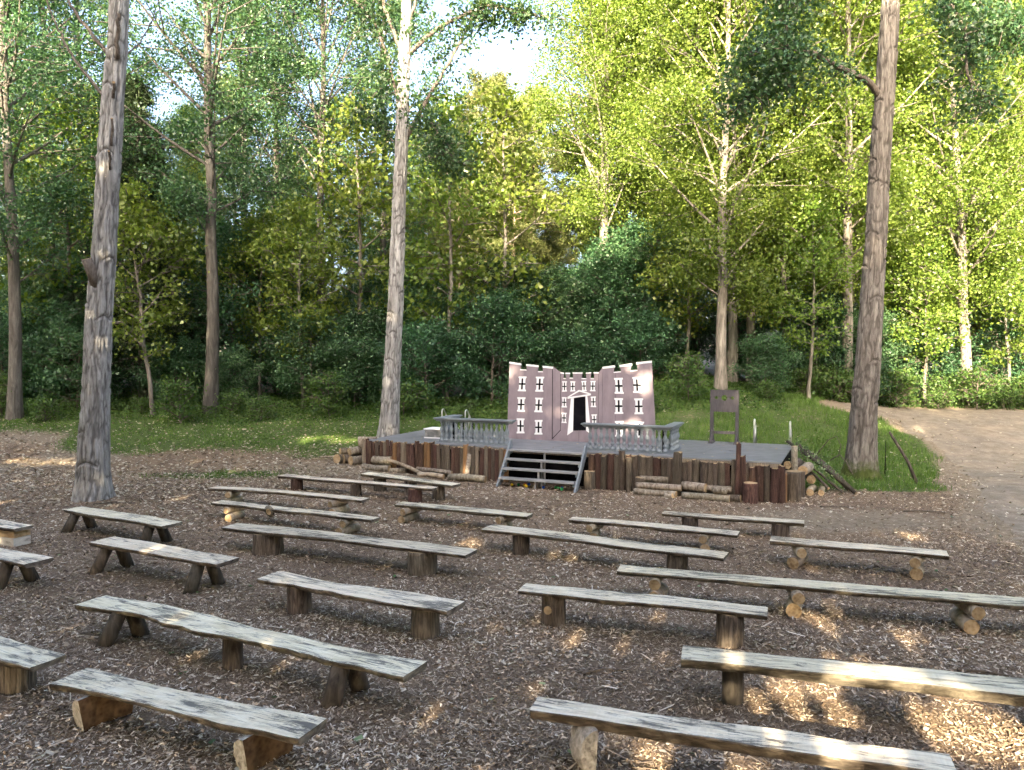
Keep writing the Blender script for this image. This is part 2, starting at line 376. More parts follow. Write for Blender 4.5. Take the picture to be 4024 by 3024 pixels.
def grass_mask(x, y):
    nz = vnoise(x * .55 + 40, y * .55 + 7, 3) - .5; n2 = vnoise(x * .17 + 9, y * .3 + 2, 8) - .5
    left = sstep((y - 21.6 + 2.8 * n2 + 2.6 * nz) / 3.2) * sstep((-2.2 - x) / 1.5) * (1 - .75 * sstep((-12.5 - x) / 3.5) * (1 - sstep((y - 24.3) / 1.5)))
    strip = .85 * np.exp(-((y - 19.4 + (x + 8) * .1) / .9) ** 2 - ((x + 7.2) / 3.0) ** 2) * (nz * 1.6 + .55)
    u, n = to_stage(x, y)
    right = sstep((u - 6.0) / .5) * sstep((y - 16.6 + nz * 1.2) / 1.2) * sstep((track_edge(y) - x + nz * 1.4) / .8) * (y < 60)
    back = sstep((n - 3.7) / .5) * (x > -3) * sstep((track_edge(np.clip(y, 14, 28.5)) - x + nz) / .8)
    patchy = 1 - .4 * sstep((.6 * vnoise(x * .5 + 3, y * .75 + 11, 21) + .4 * vnoise(x * 2.1, y * 2.6, 22) - .48) / .2) * (x > 2) * sstep((y - 23.5) / 1) * (y < 29.5)
    g = np.maximum(np.maximum(left, strip), np.maximum(right, back) * patchy)
    return np.clip(g, 0, 1) * (1 - .6 * sstep((y - 32) / 3))
def soil_mask(x, y):
    nz = vnoise(x * .4 + 4, y * .4 + 17, 5)
    s = np.exp(-((y - 14.6) / 1.0) ** 2 - ((x - 6.3) / 2.2) ** 2) * 1.1 + sstep((x - track_edge(y) + 1.2) / 1.6) * sstep((y - 10) / 4)
    s2 = sstep((y - 17.5) / 2.0) * (nz * .9 + .1)
    return np.clip(np.maximum(s, s2), 0, 1)

xs = np.concatenate([np.linspace(-220, -34, 24), np.linspace(-33, 33, 221), np.linspace(34, 220, 24)])
ys = np.concatenate([np.linspace(-120, -6, 20), np.linspace(-5, 48, 178), np.linspace(50, 260, 30)])
gx, gy = np.meshgrid(xs, ys); V = np.stack([gx.ravel(), gy.ravel(), gz(gx, gy).ravel()], 1)
nx, ny = len(xs), len(ys); ii, jj = np.meshgrid(np.arange(nx - 1), np.arange(ny - 1)); b = (jj * nx + ii).ravel()
Fq = np.stack([b, b + 1, b + nx + 1, b + nx], 1)
me = np_mesh('ground', V, Fq, {'grass': grass_mask(V[:, 0], V[:, 1]), 'soil': soil_mask(V[:, 0], V[:, 1])}, True, [M['ground']])
tag(put('ground', me), 'woodland clearing floor of wood chips, leaf litter and grass', 'ground', kind='structure')
# bare earth track on the right
ty = np.linspace(13.2, 28.6, 90); tx = track_edge(ty) + .55 * (vnoise(ty * 1.3, ty * 0 + 3, 4) - .5) + .25 * (vnoise(ty * 4, ty * 0 + 9, 4) - .5)
s_ = np.concatenate([np.linspace(0, .25, 24), np.linspace(.27, 1, 30)])
X = tx[:, None] + (60 - tx[:, None]) * s_[None, :]; Y = ty[:, None] + 0 * X + np.where(np.arange(90)[:, None] > 84, .5 * (vnoise(X * .9, X * 0 + 5, 6) - .5), 0)
V = np.stack([X.ravel(), Y.ravel(), (gz(X, Y) + .012 * np.clip(s_ * 40, 0, 1)[None, :] - .003).ravel()], 1)
k = len(s_); ii, jj = np.meshgrid(np.arange(k - 1), np.arange(89)); b = (jj * k + ii).ravel()
me = np_mesh('dirt_path', V, np.stack([b, b + 1, b + k + 1, b + k], 1), None, True, [M['track']])
tag(put('dirt_path', me), 'bare earth track curving round the clearing on the right', 'path', kind='structure')

# ================================================================== benches
def plank(L, W, T, seed, rough=1.0, sag=0.0):
    rs = np.random.RandomState(seed); n = 46
    xx = np.linspace(-L / 2, L / 2, n); t = np.linspace(0, 1, n)
    def edge(sd, amp):
        e = (vnoise(t * L * 1.1 + 5, t * 0 + sd, seed % 97) - .5) * amp + (vnoise(t * L * 3.6, t * 0 + sd, seed % 89) - .5) * amp * .45 + (vnoise(t * L * 11, t * 0 + sd, seed % 83) - .5) * amp * .22
        return e
    fr = -W / 2 + edge(1, .075 * rough); bk = W / 2 + edge(7, .06 * rough)
    z = sag * np.sin(t * math.pi) + (vnoise(t * 3, t * 0 + 3, seed % 71) - .5) * .02
    slf = .018 + .02 * vnoise(t * L * 2.2, t * 0 + 11, seed % 61)      # under edge creeps in or out
    th = T * (.85 + .35 * vnoise(t * L * 1.7, t * 0 + 21, seed % 59))
    rows = [(fr, z - th * .0), (fr - .004, z - .012), (fr + slf - .02, z - th * .55), (fr + slf, z - th), (bk - slf, z - th), (bk + .004, z - th * .5), (bk, z)]
    mids = 3
    m = MB(); cols = []
    V = []
    for i in range(n):
        ring = [(xx[i], r[0][i], r[1][i]) for r in rows]
        for q in range(1, mids + 1):     # top surface points back -> front
            f = q / (mids + 1); ring.append((xx[i], bk[i] + (fr[i] - bk[i]) * f, z[i] + .003 * math.sin(i * .9 + q)))
        V += ring
    k = len(rows) + mids
    for i in range(n):
        pass
    F = []; MI = []
    for i in range(n - 1):
        for j in range(k):
            a, bb = i * k + j, i * k + (j + 1) % k
            F.append((a, bb, bb + k, a + k)); MI.append(1 if j < 6 else 0)
    m.v = V; m.f = F; m.m = MI; m.s = [False] * len(F)
    m.f.append(tuple(range(k - 1, -1, -1))); m.m.append(2); m.s.append(False)
    m.f.append(tuple((n - 1) * k + j for j in range(k))); m.m.append(2); m.s.append(False)
    # make outward normals consistent: faces built for x rising
    m.f = [f[::-1] for f in m.f]
    return m

def stump_mb(r, h, seed, flare=.08, seg=22, lean=(0, 0)):
    rg = random.Random(seed); m = MB()
    prof = [1 + .05 * math.sin(3 * 2 * math.pi * j / seg + seed) + rg.uniform(-.045, .045) for j in range(seg)]
    zs = [-.05, .03, h * .3, h * .6, h * .9, h]
    v = []
    for z in zs:
        t = max(z, 0) / h; rr = r * (1 + flare * (1 - t))
        for j in range(seg):
            th = 2 * math.pi * j / seg; q = rr * (prof[j] + rg.uniform(-.012, .012))
            v.append((q * math.cos(th) + lean[0] * t, q * math.sin(th) + lean[1] * t, z))
    f = [(i * seg + j, i * seg + (j + 1) % seg, (i + 1) * seg + (j + 1) % seg, (i + 1) * seg + j) for i in range(len(zs) - 1) for j in range(seg)]
    m.add(v, f, 0, True); o = (len(zs) - 1) * seg
    m.f.append(tuple(o + j for j in range(seg))); m.m.append(1); m.s.append(False)
    return m

def log_mb(L, r, seed, bend=.02, seg=16, taper=.06):
    """log lying along x, centred"""
    rg = random.Random(seed); k = 7
    a, bb = rg.uniform(-1, 1) * bend, rg.uniform(-1, 1) * bend
    pts = [(-L / 2 + L * i / (k - 1), a * math.sin(math.pi * i / (k - 1)), bb * math.sin(math.pi * i / (k - 1))) for i in range(k)]
    return MB().tube(pts, [r * (1 + taper * (i / (k - 1) - .5) + rg.uniform(-.03, .03)) for i in range(k)], seg, 0, 1, .045, rg)

def half_log_mb(r, dep, h, seed):
    """halved log: bark on the -x side, flat sawn face towards +x; length dep along y, height h"""
    rg = random.Random(seed); m = MB(); n = 12
    ys_ = [-dep / 2, -dep * .2, dep * .15, dep / 2]
    v = []
    for iy, y in enumerate(ys_):
        sc_ = [.86, 1.0, 1.02, .9][iy]
        for j in range(n + 1):
            th = math.pi * j / n
            x = -r * sc_ * math.sin(th) * (1 + rg.uniform(-.05, .05)) + (.02 if iy in (0, 3) else 0)
            z = h / 2 + (h / 2 + (.04 if j == 0 else 0)) * math.cos(th) * (-1)
            v.append((x, y + .05 * (z / h - .5) * (-1 if iy == 0 else 1), z))
    k = n + 1
    f = [(i * k + j, i * k + j + 1, (i + 1) * k + j + 1, (i + 1) * k + j) for i in range(3) for j in range(n)]
    m.add(v, [q[::-1] for q in f], 0, True)
    m.add([v[0], v[n], v[3 * k], v[3 * k + n], v[k], v[k + n], v[2 * k], v[2 * k + n]], [(0, 1, 5, 4), (4, 5, 7, 6), (6, 7, 3, 2)], 1)
    m.add(v[:k], [tuple(range(k))], 0); m.add(v[3 * k:], [tuple(range(k - 1, -1, -1))], 0)
    return m

# (x, y, length, turn, width, seat height, [(kind, t, radius), ...], label)
BENCH = [
 (-2.73, 6.25, 2.61, -22.4, .33, .34, [('half', .15, .17), ('half', .82, .17)], 'blotchy plank bench on two halved logs with orange sawn faces, nearest at lower left'),
 (-5.10, 7.44, 1.80, -26.9, .33, .36, [('stump', .22, .15), ('stump', .72, .15)], 'plank bench on a thick stump at the left edge beside the halved log bench'),
 (-2.85, 7.75, 4.43, -26.8, .33, .39, [('poles', .13, .085), ('stump', .50, .10), ('poles', .83, .09)], 'long wavy edged plank bench on splayed poles with a stump under its middle'),
 (-1.86, 9.08, 2.76, -26.1, .34, .39, [('stump', .18, .145), ('stump', .85, .16)], 'live edged plank bench on two round stumps behind the long wavy bench'),
 (-2.63, 11.76, 4.46, -23.6, .40, .38, [('stump', .18, .235), ('stump', .82, .21)], 'long pale plank bench on two very thick stumps in the middle of the seating'),
 (-4.06, 14.10, 3.71, -25.3, .30, .32, [('stack', .12, .075), ('stack', .84, .075)], 'dark plank bench with a knot in its front edge on crossed log pairs'),
 (-4.57, 15.45, 3.74, -21.4, .28, .34, [('stack', .14, .075), ('stack', .84, .075)], 'slightly bowed plank bench on crossed log pairs behind the knotty dark bench'),
 (-3.46, 16.80, 4.07, -24.6, .28, .32, [('red', .11, .13), ('stump', .51, .12), ('red', .88, .14)], 'long thin plank bench on reddish stumps at both ends, second from the log palisade'),
 (-2.28, 16.90, 2.70, -34.7, .30, .37, [('stump', .18, .14), ('stump', .52, .13), ('stump', .82, .13)], 'plank bench on three dark stumps closest to the loose logs by the stage'),
 (-0.93, 14.12, 2.72, -23.4, .30, .33, [('stack', .10, .08), ('stack', .82, .08)], 'grey plank bench on pale log pairs straight in front of the stage steps'),
 (1.31, 11.65, 3.86, -27.5, .38, .37, [('stump', .16, .13), ('stump', .82, .15)], 'long bluish grey plank bench on a split stump and a round stump'),
 (2.34, 12.86, 2.86, -23.9, .31, .33, [('stack', .16, .08), ('stack', .82, .08)], 'grey plank bench on log pairs between the long bluish bench and the rear right bench'),
 (3.90, 13.57, 2.42, -20.9, .29, .31, [('stump', .20, .14), ('stump', .84, .14)], 'short plank bench on two low stumps at the rear right'),
 (5.08, 11.27, 2.39, -22.6, .33, .37, [('stack', .18, .09), ('stack', .84, .09)], 'short plank bench on log pairs with round ends showing, farthest to the right'),
 (3.87, 9.30, 5.15, -17.5, .33, .38, [('stack', .10, .09), ('stack', .42, .095), ('stack', .79, .1)], 'longest narrow plank bench on three log pairs running off the right edge'),
 (1.45, 8.72, 2.81, -19.2, .325, .41, [('stump', .14, .14), ('stump', .86, .145)], 'plank bench on two tall round stumps, one with a sawn knot'),
 (3.27, 6.62, 3.49, -15.2, .345, .42, [('post', .13, .095), ('post', .85, .095)], 'thick pale plank bench on a slim dark post running off the right edge'),
 (1.58, 5.56, 2.96, -18.2, .27, .43, [('slab', .14, .15), ('slab', .86, .15)], 'thick plank bench on a scaly barked halved log, nearest at lower right'),
 (-4.99, 10.84, 2.59, -27.4, .40, .43, [('poles', .10, .085), ('poles', .84, .085)], 'short wide plank bench on four splayed poles left of the thick stump bench'),
 (-6.84, 13.33, 2.74, -28.5, .38, .39, [('poles', .09, .085), ('poles', .84, .085)], 'short plank bench on four splayed poles in front of the big left tree'),
 (-7.92, 11.11, 3.37, -27.0, .39, .40, [('poles', .2, .085), ('poles', .84, .085)], 'plank bench on splayed poles cut off by the left edge'),
 (-9.94, 13.56, 3.96, -24.3, .32, .33, [('block', .1, .2), ('block', .93, .2)], 'plank bench end resting on stacked squared timber blocks at the left edge'),
]
for bi, (x, y, L, ang, W, h, legs, label) in enumerate(BENCH):
    g = gzf(x, y); root = empty('bench', (x, y, g), R(ang)); tag(root, label, 'bench', 'rough plank benches in the clearing')
    T = .055 if bi not in (16, 17) else .095
    if bi in (0, 2, 3): T = .06
    plank(L, W, T, 11 + bi * 7, 1.5 if bi in (2, 3) else .75, .02 if bi == 6 else 0).build('plank', [M['plank'], M['plank_edge'], M['plank_edge']], root, (0, 0, h))
    rg = random.Random(100 + bi); lh = h - T * .8
    for kind, t, r in legs:
        lx = (t - .5) * L
        if kind in ('stump', 'red', 'post'):
            m = stump_mb(r, lh, int(rg.random() * 1e4), .06 if kind != 'post' else 0)
            st = m.build('stump' if kind != 'post' else 'post', [M['stump_red' if kind == 'red' else ('pole' if kind == 'post' else 'stump')], M['cut']], root, (lx, 0, 0), (0, 0, rg.uniform(0, 6)))
            if bi == 15 and t < .5:
                kn = MB().tube([(0, 0, 0), (0, -.035, .004)], [.055, .05], 14, 0, 1).build('knot', [M['stump'], M['cut']], st)
                st.rotation_euler = (0, 0, 0); kn.location = (-.02, -r * .97, lh * .55)
        elif kind == 'poles':
            for s in (-1, 1):
                top = Vector((lx, s * W * .22, lh)); bot = Vector((lx + (-.10 if t < .5 else -.02) * (1 if s < 0 else .2), s * (W * .5 + .05), -.04))
                MB().tube([bot, (bot + top) / 2, top], [r * 1.05, r, r * .97], 14, 0, 1, .03, rg).build('leg', [M['pole'], M['cut']], root)
        elif kind == 'stack':
            zz = 0; rr = lh / 4
            for q in range(2):
                a = rg.uniform(-.28, .28) + R(90)
                ln = rg.uniform(.40, .52); r2 = rr * (1.1 if q == 0 else .9)
                log_mb(ln, r2, rg.randint(0, 9999), .008).build('log', [M['log_pale'], M['cut']], root, (lx + rg.uniform(-.03, .03), rg.uniform(-.05, .02), zz + r2), (rg.uniform(0, 6), 0, a))
                zz += 2 * r2
        elif kind == 'half':
            half_log_mb(.17, .46, lh + .02, 40 + bi + int(t * 10)).build('half_log', [M['log_scale'], M['cut_dark']], root, (lx + .06, 0, -.02), (0, 0, R(-12)))
        elif kind == 'slab':
            half_log_mb(.15, .27, lh + .02, 60 + bi + int(t * 10)).build('half_log', [M['log_scale'], M['cut_dark']], root, (lx + .04, 0, -.02), (0, 0, R(28)))
        elif kind == 'block':
            for q in range(2):
                hh = lh / 2
                MB().box(-.2 + q * .02, .2 - q * .015, -.14, .15, q * hh, (q + 1) * hh - .004).build('timber_block', [M['timber_pale' if q == 0 else 'timber']], root, (lx, 0, 0), (0, 0, rg.uniform(-.08, .08)))
        if bi == 5 and t > .5:
            MB().tube([(0, 0, 0), (0, -.03, -.006)], [.12, .06], 12, 0, 1).build('knot', [M['plank_edge'], M['cut']], root, (-.42, -W / 2 + .02, h - .045))

# ================================================================== stage
stage = empty('stage', S(0, 0, 0), SA); tag(stage, 'low wooden stage with a dark grey painted deck', 'stage')
U0, U1, ND = -4.3, 6.2, 3.55
MB().box(U0 + .03, U1 - .03, .10, ND - .03, -.3, DZ - .03).build('skirt', M['skirt'], stage)
pu = np.linspace(U0, U1, 7)
for i in range(6):
    for j, (n0, n1) in enumerate(((.02, 1.78), (1.784, ND))):
        MB().box(pu[i] + .002, pu[i + 1] - .002, n0, n1, DZ - .028, DZ + .0015 * ((i + j) % 3)).build('deck_panel', M['deck'], stage)
MB().box(U0, U1, -.008, .018, DZ - .11, DZ - .032).build('front_beam', M['split_grey'], stage)

# palisades of upright half logs along the front
pal_var = []
for k in range(7):
    rg = random.Random(900 + k); m = MB(); seg = 9
    prof = [1 + rg.uniform(-.09, .09) for _ in range(seg)]; v = []
    zs = [0, .3, .62, .93, 1.0]
    ox, oy = rg.uniform(-.08, .08), rg.uniform(-.1, .1)
    for z in zs:
        for j in range(seg):
            th = 2 * math.pi * j / seg; q = .5 * prof[j] * (1 + rg.uniform(-.03, .03))
            v.append((q * math.cos(th) + ox * z, q * math.sin(th) + oy * math.sin(z * 3), z + (rg.uniform(-.03, .02) if z == 1.0 else 0)))
    f = [(i * seg + j, i * seg + (j + 1) % seg, (i + 1) * seg + (j + 1) % seg, (i + 1) * seg + j) for i in range(len(zs) - 1) for j in range(seg)]
    m.add(v, f, 0, True); o = (len(zs) - 1) * seg
    m.f.append(tuple(o + j for j in range(seg))); m.m.append(1); m.s.append(False)
    pal_var.append(m)
def pal_mesh(k, mat, cap='cut'):
    key = (k, mat)
    if key not in pal_cache: pal_cache[key] = pal_var[k].mesh('log', [M[mat], M[cap]])
    return pal_cache[key]
pal_cache = {}
def palisade(u0, u1, label, seed, dmin, dmax, mats):
    root = empty('palisade', S((u0 + u1) / 2, -.1, .1), SA); tag(root, label, 'palisade', 'palisades of upright logs along the stage')
    rg = random.Random(seed); u = u0
    while u < u1:
        d = rg.uniform(dmin, dmax); mt = rg.choice(mats)
        p = S(u + d / 2, 0); zb = gzf(p.x, p.y) - .06
        top = DZ + rg.uniform(-.045, .03) + (.07 if rg.random() < .06 else 0)
        if u0 < 0: top += .03 * (u < -2.3)
        else: top -= .05 * (u > 3.9)
        put('log', pal_mesh(rg.randrange(7), mt), root, (u + d / 2 - (u0 + u1) / 2, rg.uniform(-.02, .03), zb - .1), (rg.uniform(-.03, .03), rg.uniform(-.025, .025), rg.uniform(0, 6.28) * 0), (d * 1.04, d * .85, top - zb))
        u += d * .97
    return root
palL = palisade(-4.32, -.12, 'log palisade of narrow red brown and grey stakes left of the stage steps', 5, .085, .15, ['stump_red', 'stump_red', 'stump_red', 'stump', 'stump', 'split_grey', 'stump_red', 'stump', 'split', 'split_grey', 'stump_red'])
palR = palisade(1.98, 6.2, 'log palisade of thicker dark barked logs right of the stage steps', 9, .11, .20, ['stump', 'stump', 'stump', 'stump_red', 'stump', 'stump_red', 'stump', 'split', 'stump_red', 'stump_red'])
put('log', pal_mesh(2, 'stump_red'), palR, (5.33 - 4.09, -.07, -.06), (0, .02, 0), (.10, .09, 1.27))
put('log', pal_mesh(4, 'stump_red'), palR, (5.46 - 4.09, -.06, -.06), (0, -.03, 0), (.12, .10, 1.02))
put('log', pal_mesh(1, 'stump'), palR, (4.05 - 4.09, -.12, -.06), (0, .02, 0), (.20, .17, 1.03))

# steps up to the stage
st = empty('stage_steps', S(.9, -.3, .1), SA); tag(st, 'grey painted open wooden steps leading up to the stage', 'steps')
UL, UR = -.02, 1.86
def stringer(u):
    poly = [(-.80, .0), (-.62, .0), (.07, .83), (.07, 1.02), (-.02, .99)]
    m = MB(); n = len(poly)
    v = [(u - .9 - .022, y + .3, z) for y, z in poly] + [(u - .9 + .022, y + .3, z) for y, z in poly]
    f = [tuple(range(n)), tuple(range(2 * n - 1, n - 1, -1))] + [(i, n + i, n + (i + 1) % n, (i + 1) % n) for i in range(n)]
    return m.add(v, [q[::-1] for q in f]).build('stringer', M['grey_paint'], st)
stringer(UL - .024); stringer(UR + .024)
for i in range(4):
    z = .815 - .2 * i; y = -.19 - .19 * i + .3
    MB().box(UL - .9 + .003, UR - .9 - .003, y, y + .215, z - .04, z).build('tread', M['step_paint'], st)
    MB().box(UL - .9 + .004, UL - .9 + .045, y + .03, y + .2, z - .11, z - .042).build('cleat', M['grey_paint'], st)
    MB().box(UR - .9 - .045, UR - .9 - .004, y + .03, y + .2, z - .11, z - .042).build('cleat', M['grey_paint'], st)
    MB().box(-.02, .02, y + .05, y + .09, -.15, z - .042).build('support_post', M['step_paint'], st)

# balustrades
BAL = [(.075, 0), (.075, .055), (.05, .06), (.055, .085), (.028, .11), (.05, .135), (.056, .16), (.052, .18), (.028, .20), (.036, .215), (.030, .225), (.052, .275), (.06, .315), (.054, .35), (.032, .41), (.024, .44), (.036, .455), (.036, .475), (.028, .485), (.05, .53), (.055, .56)]
bal_me = MB().lathe([(r * .92, z) for r, z in BAL], 12).mesh('baluster', [M['grey_paint']])
plinth_me = MB().box(-.055, .055, -.055, .055, 0, .05).mesh('plinth', [M['grey_paint']])
def balustrade(name, runs, label, corner=None):
    """runs: list of ((u,n),(u,n),count)"""
    c = S(*runs[0][0], DZ); root = empty(name, c, SA); tag(root, label, 'balustrade', 'grey balustrades on the stage front')
    o = Vector(runs[0][0])
    for (a, b_, cnt) in runs:
        a = Vector(a) - o; b_ = Vector(b_) - o; d = (b_ - a); L = d.length; th = math.atan2(d.y, d.x)
        MB().box(-.06, L + .06, -.075, .075, .004, .035).build('bottom_rail', M['grey_paint'], root, (a.x, a.y, 0), (0, 0, th))
        m = MB().box(-.07, L + .07, -.07, .07, .555, .59).box(-.10, L + .10, -.095, .095, .59, .612).box(-.125, L + .125, -.12, .12, .612, .645)
        m.build('top_rail', M['grey_paint'], root, (a.x, a.y, 0), (0, 0, th))
        for i in range(cnt):
            p = a + d * ((i + .5) / cnt)
            bl = put('baluster', bal_me, root, (p.x, p.y, .035), (0, 0, 0), (1, 1, .935))
            put('plinth', plinth_me, bl)
    return root, o
bl, o = balustrade('balustrade', [((-2.25, .42), (-.25, .42), 14), ((-2.25, .62), (-2.25, 1.35), 5)], 'grey turned balustrade left of the steps in front of the castle')
br, o = balustrade('balustrade', [((1.78, .42), (3.72, .42), 14), ((3.72, .62), (3.72, 1.5), 6)], 'grey turned balustrade right of the steps with a return at its outer corner')
MB().box(1.80, 1.85, .0, .05, .04, .555).build('corner_post', M['skirt'], br)
for du in (.35, .62, .9, 1.18, 1.45):
    MB().box(du - .014, du + .014, .10, .14, .04, .55).build('back_strut', M['skirt'], bl)

# painted castle
cas = empty('castle_backdrop', S(1.0, 1.95, DZ), SA); tag(cas, 'mauve painted plywood castle with battlements and white windows on the stage', 'stage set')
cm = lambda pts: [(p[0] - 1.0, p[1]) for p in pts]
LW = [(-1.02, .0), (-.94, 2.08), (-.6, 2.04), (-.62, 1.88), (-.44, 1.87), (-.44, 2.02), (-.1, 1.99), (-.11, 1.83), (.03, 1.83), (.03, 1.98), (.31, 1.95), (.31, .0)]
CE = [(.314, 0), (.314, 1.95), (.53, 1.81), (.62, 1.80), (.61, 1.66), (.68, 1.655), (.67, 1.80), (.79, 1.80), (.78, 1.67), (.88, 1.67), (.87, 1.81), (1.13, 1.81), (1.11, 1.66), (1.24, 1.66), (1.23, 1.81), (1.37, 1.82), (1.36, 1.66), (1.45, 1.66), (1.44, 1.82), (1.57, 1.82), (1.676, 1.955), (1.676, 0)]
RW = [(1.68, 0), (1.68, 1.96), (2.0, 2.0), (1.97, 1.83), (2.16, 1.85), (2.13, 2.01), (2.44, 2.05), (2.41, 1.87), (2.59, 1.89), (2.57, 2.08), (2.95, 2.12), (3.05, .56), (3.07, 0)]
for nm, P in (('castle_wall', LW), ('castle_wall', CE), ('castle_wall', RW)): MB().prism_y(cm(P), 0, .022).build(nm, M['castle'], cas)
def flat(name, pts, mat, depth=.005, off=0.0, parent=cas):
    return MB().prism_y(cm(pts), -depth - off, -.0005 - off).build(name, M[mat], parent)
def coping(a, b, t=.045, ov=.02):
    dx, dz = b[0] - a[0], b[1] - a[1]; l = math.hypot(dx, dz); dx, dz = dx / l, dz / l
    a = (a[0] - dx * ov, a[1] - dz * ov); b = (b[0] + dx * ov, b[1] + dz * ov)
    MB().prism_y(cm([(a[0], a[1] - t), (b[0], b[1] - t), (b[0], b[1] + .004), (a[0], a[1] + .004)]), -.007, -.0006).build('coping', M['white'], cas)
for a, b in ((LW[1], LW[2]), (LW[5], LW[6]), (LW[9], LW[10]), (RW[1], RW[2]), (RW[5], RW[6]), (RW[9], RW[10])): coping(a, b, .05, .008)
for a, b in ((LW[3], LW[4]), (LW[7], LW[8]), (RW[3], RW[4]), (RW[7], RW[8])): coping(a, b, .022, .0)
for a, b in ((CE[2], CE[3]), (CE[6], CE[7]), (CE[10], CE[11]), (CE[14], CE[15]), (CE[18], CE[19])): coping(a, b, .03, .006)
for a, b in ((CE[4], CE[5]), (CE[8], CE[9]), (CE[12], CE[13]), (CE[16], CE[17])): coping(a, b, .018, .0)
def window(tl, tr, bl_, br_):
    lerp = lambda s, t: ((tl[0] * (1 - s) + tr[0] * s) * (1 - t) + (bl_[0] * (1 - s) + br_[0] * s) * t, (tl[1] * (1 - s) + tr[1] * s) * (1 - t) + (bl_[1] * (1 - s) + br_[1] * s) * t)
    P = [lerp(*q) for q in ((0, 0), (1, 0), (1, .1), (.9, .13), (.88, .42), (.97, .46), (.97, .56), (.88, .6), (.9, .87), (1, .9), (1, 1), (0, 1), (0, .9), (.1, .87), (.12, .6), (.03, .56), (.03, .46), (.12, .42), (.1, .13), (0, .1))]
    wv = flat('window', P, 'white', .004)
    C_ = [lerp(*q) for q in ((.4, .13), (.6, .13), (.6, .45), (.95, .45), (.95, .56), (.6, .56), (.6, .87), (.4, .87), (.4, .56), (.05, .56), (.05, .45), (.4, .45))]
    MB().prism_y(cm(C_), -.008, -.0045).build('window_cross', M['black'], wv)
WIN = [(-.67, 1.69), (-.44, 1.69), (-.7, 1.29), (-.46, 1.29), (-.17, 1.69), (.07, 1.69), (-.19, 1.29), (.04, 1.29), (-.71, 1.13), (-.47, 1.13), (-.72, .74), (-.49, .74), (-.19, 1.13), (.04, 1.13), (-.22, .74), (.02, .74), (-.73, .56), (-.5, .56), (-.73, .15), (-.5, .16), (-.2, .53), (.02, .54), (-.21, .14), (.02, .15),
       (.57, 1.58), (.71, 1.58), (.57, 1.3), (.71, 1.31), (.8, 1.58), (.94, 1.58), (.8, 1.31), (.94, 1.32), (1.1, 1.59), (1.24, 1.6), (1.12, 1.33), (1.25, 1.33), (1.35, 1.6), (1.49, 1.6), (1.34, 1.33), (1.49, 1.33), (.57, 1.16), (.7, 1.16), (.56, .89), (.71, .89), (1.36, 1.19), (1.5, 1.2), (1.36, .92), (1.51, .92), (.56, .75), (.7, .75), (.56, .48), (.7, .48), (1.38, .73), (1.53, .74), (1.39, .46), (1.53, .46),
       (1.98, 1.68), (2.21, 1.69), (2.0, 1.28), (2.24, 1.28), (2.45, 1.71), (2.69, 1.71), (2.48, 1.31), (2.71, 1.31), (1.99, 1.17), (2.22, 1.17), (2.0, .76), (2.23, .77), (2.51, 1.17), (2.74, 1.18), (2.52, .77), (2.75, .78), (2.01, .58), (2.24, .59), (2.02, .18), (2.25, .19), (2.53, .58), (2.77, .59), (2.54, .18), (2.75, .19)]
for i in range(0, len(WIN), 4): window(*WIN[i:i + 4])
flat('door', [(.9, 1.14), (1.22, 1.19), (1.24, .31), (.88, .29)], 'black', .003)
flat('door_jamb', [(.82, 1.13), (.9, 1.14), (.88, .27), (.72, .16)], 'white', .006)
flat('door_jamb', [(1.22, 1.2), (1.27, 1.2), (1.38, .2), (1.24, .3)], 'white', .006)
for q in ([(.71, 1.16), (1.04, 1.36), (1.045, 1.315), (.79, 1.175)], [(1.045, 1.36), (1.37, 1.27), (1.30, 1.255), (1.05, 1.315)], [(.72, 1.155), (.80, 1.172), (1.30, 1.252), (1.37, 1.265), (1.36, 1.225), (.73, 1.12)]):
    flat('pediment', q, 'white', .0075)
def line(a, b, t=.014): 
    dx, dz = b[0] - a[0], b[1] - a[1]; l = math.hypot(dx, dz); nx_, nz_ = -dz / l * t / 2, dx / l * t / 2
    flat('painted_line', [(a[0] + nx_, a[1] + nz_), (b[0] + nx_, b[1] + nz_), (b[0] - nx_, b[1] - nz_), (a[0] - nx_, a[1] - nz_)], 'black', .003)
line((.302, 1.93), (.297, .05)); line((.53, 1.80), (.53, .29), .01); line((.53, .29), (.30, .05), .016); line((1.57, 1.81), (1.57, .4), .006)
line((1.04, .28), (1.04, .0), .004); line((2.02, 1.83), (2.02, .02), .004)
for u in (-.7, .3, 1.3, 2.6):
    MB().box(u - 1.02, u - .98, .022, .06, 0, 1.75).build('back_brace', M['split_grey'], cas)

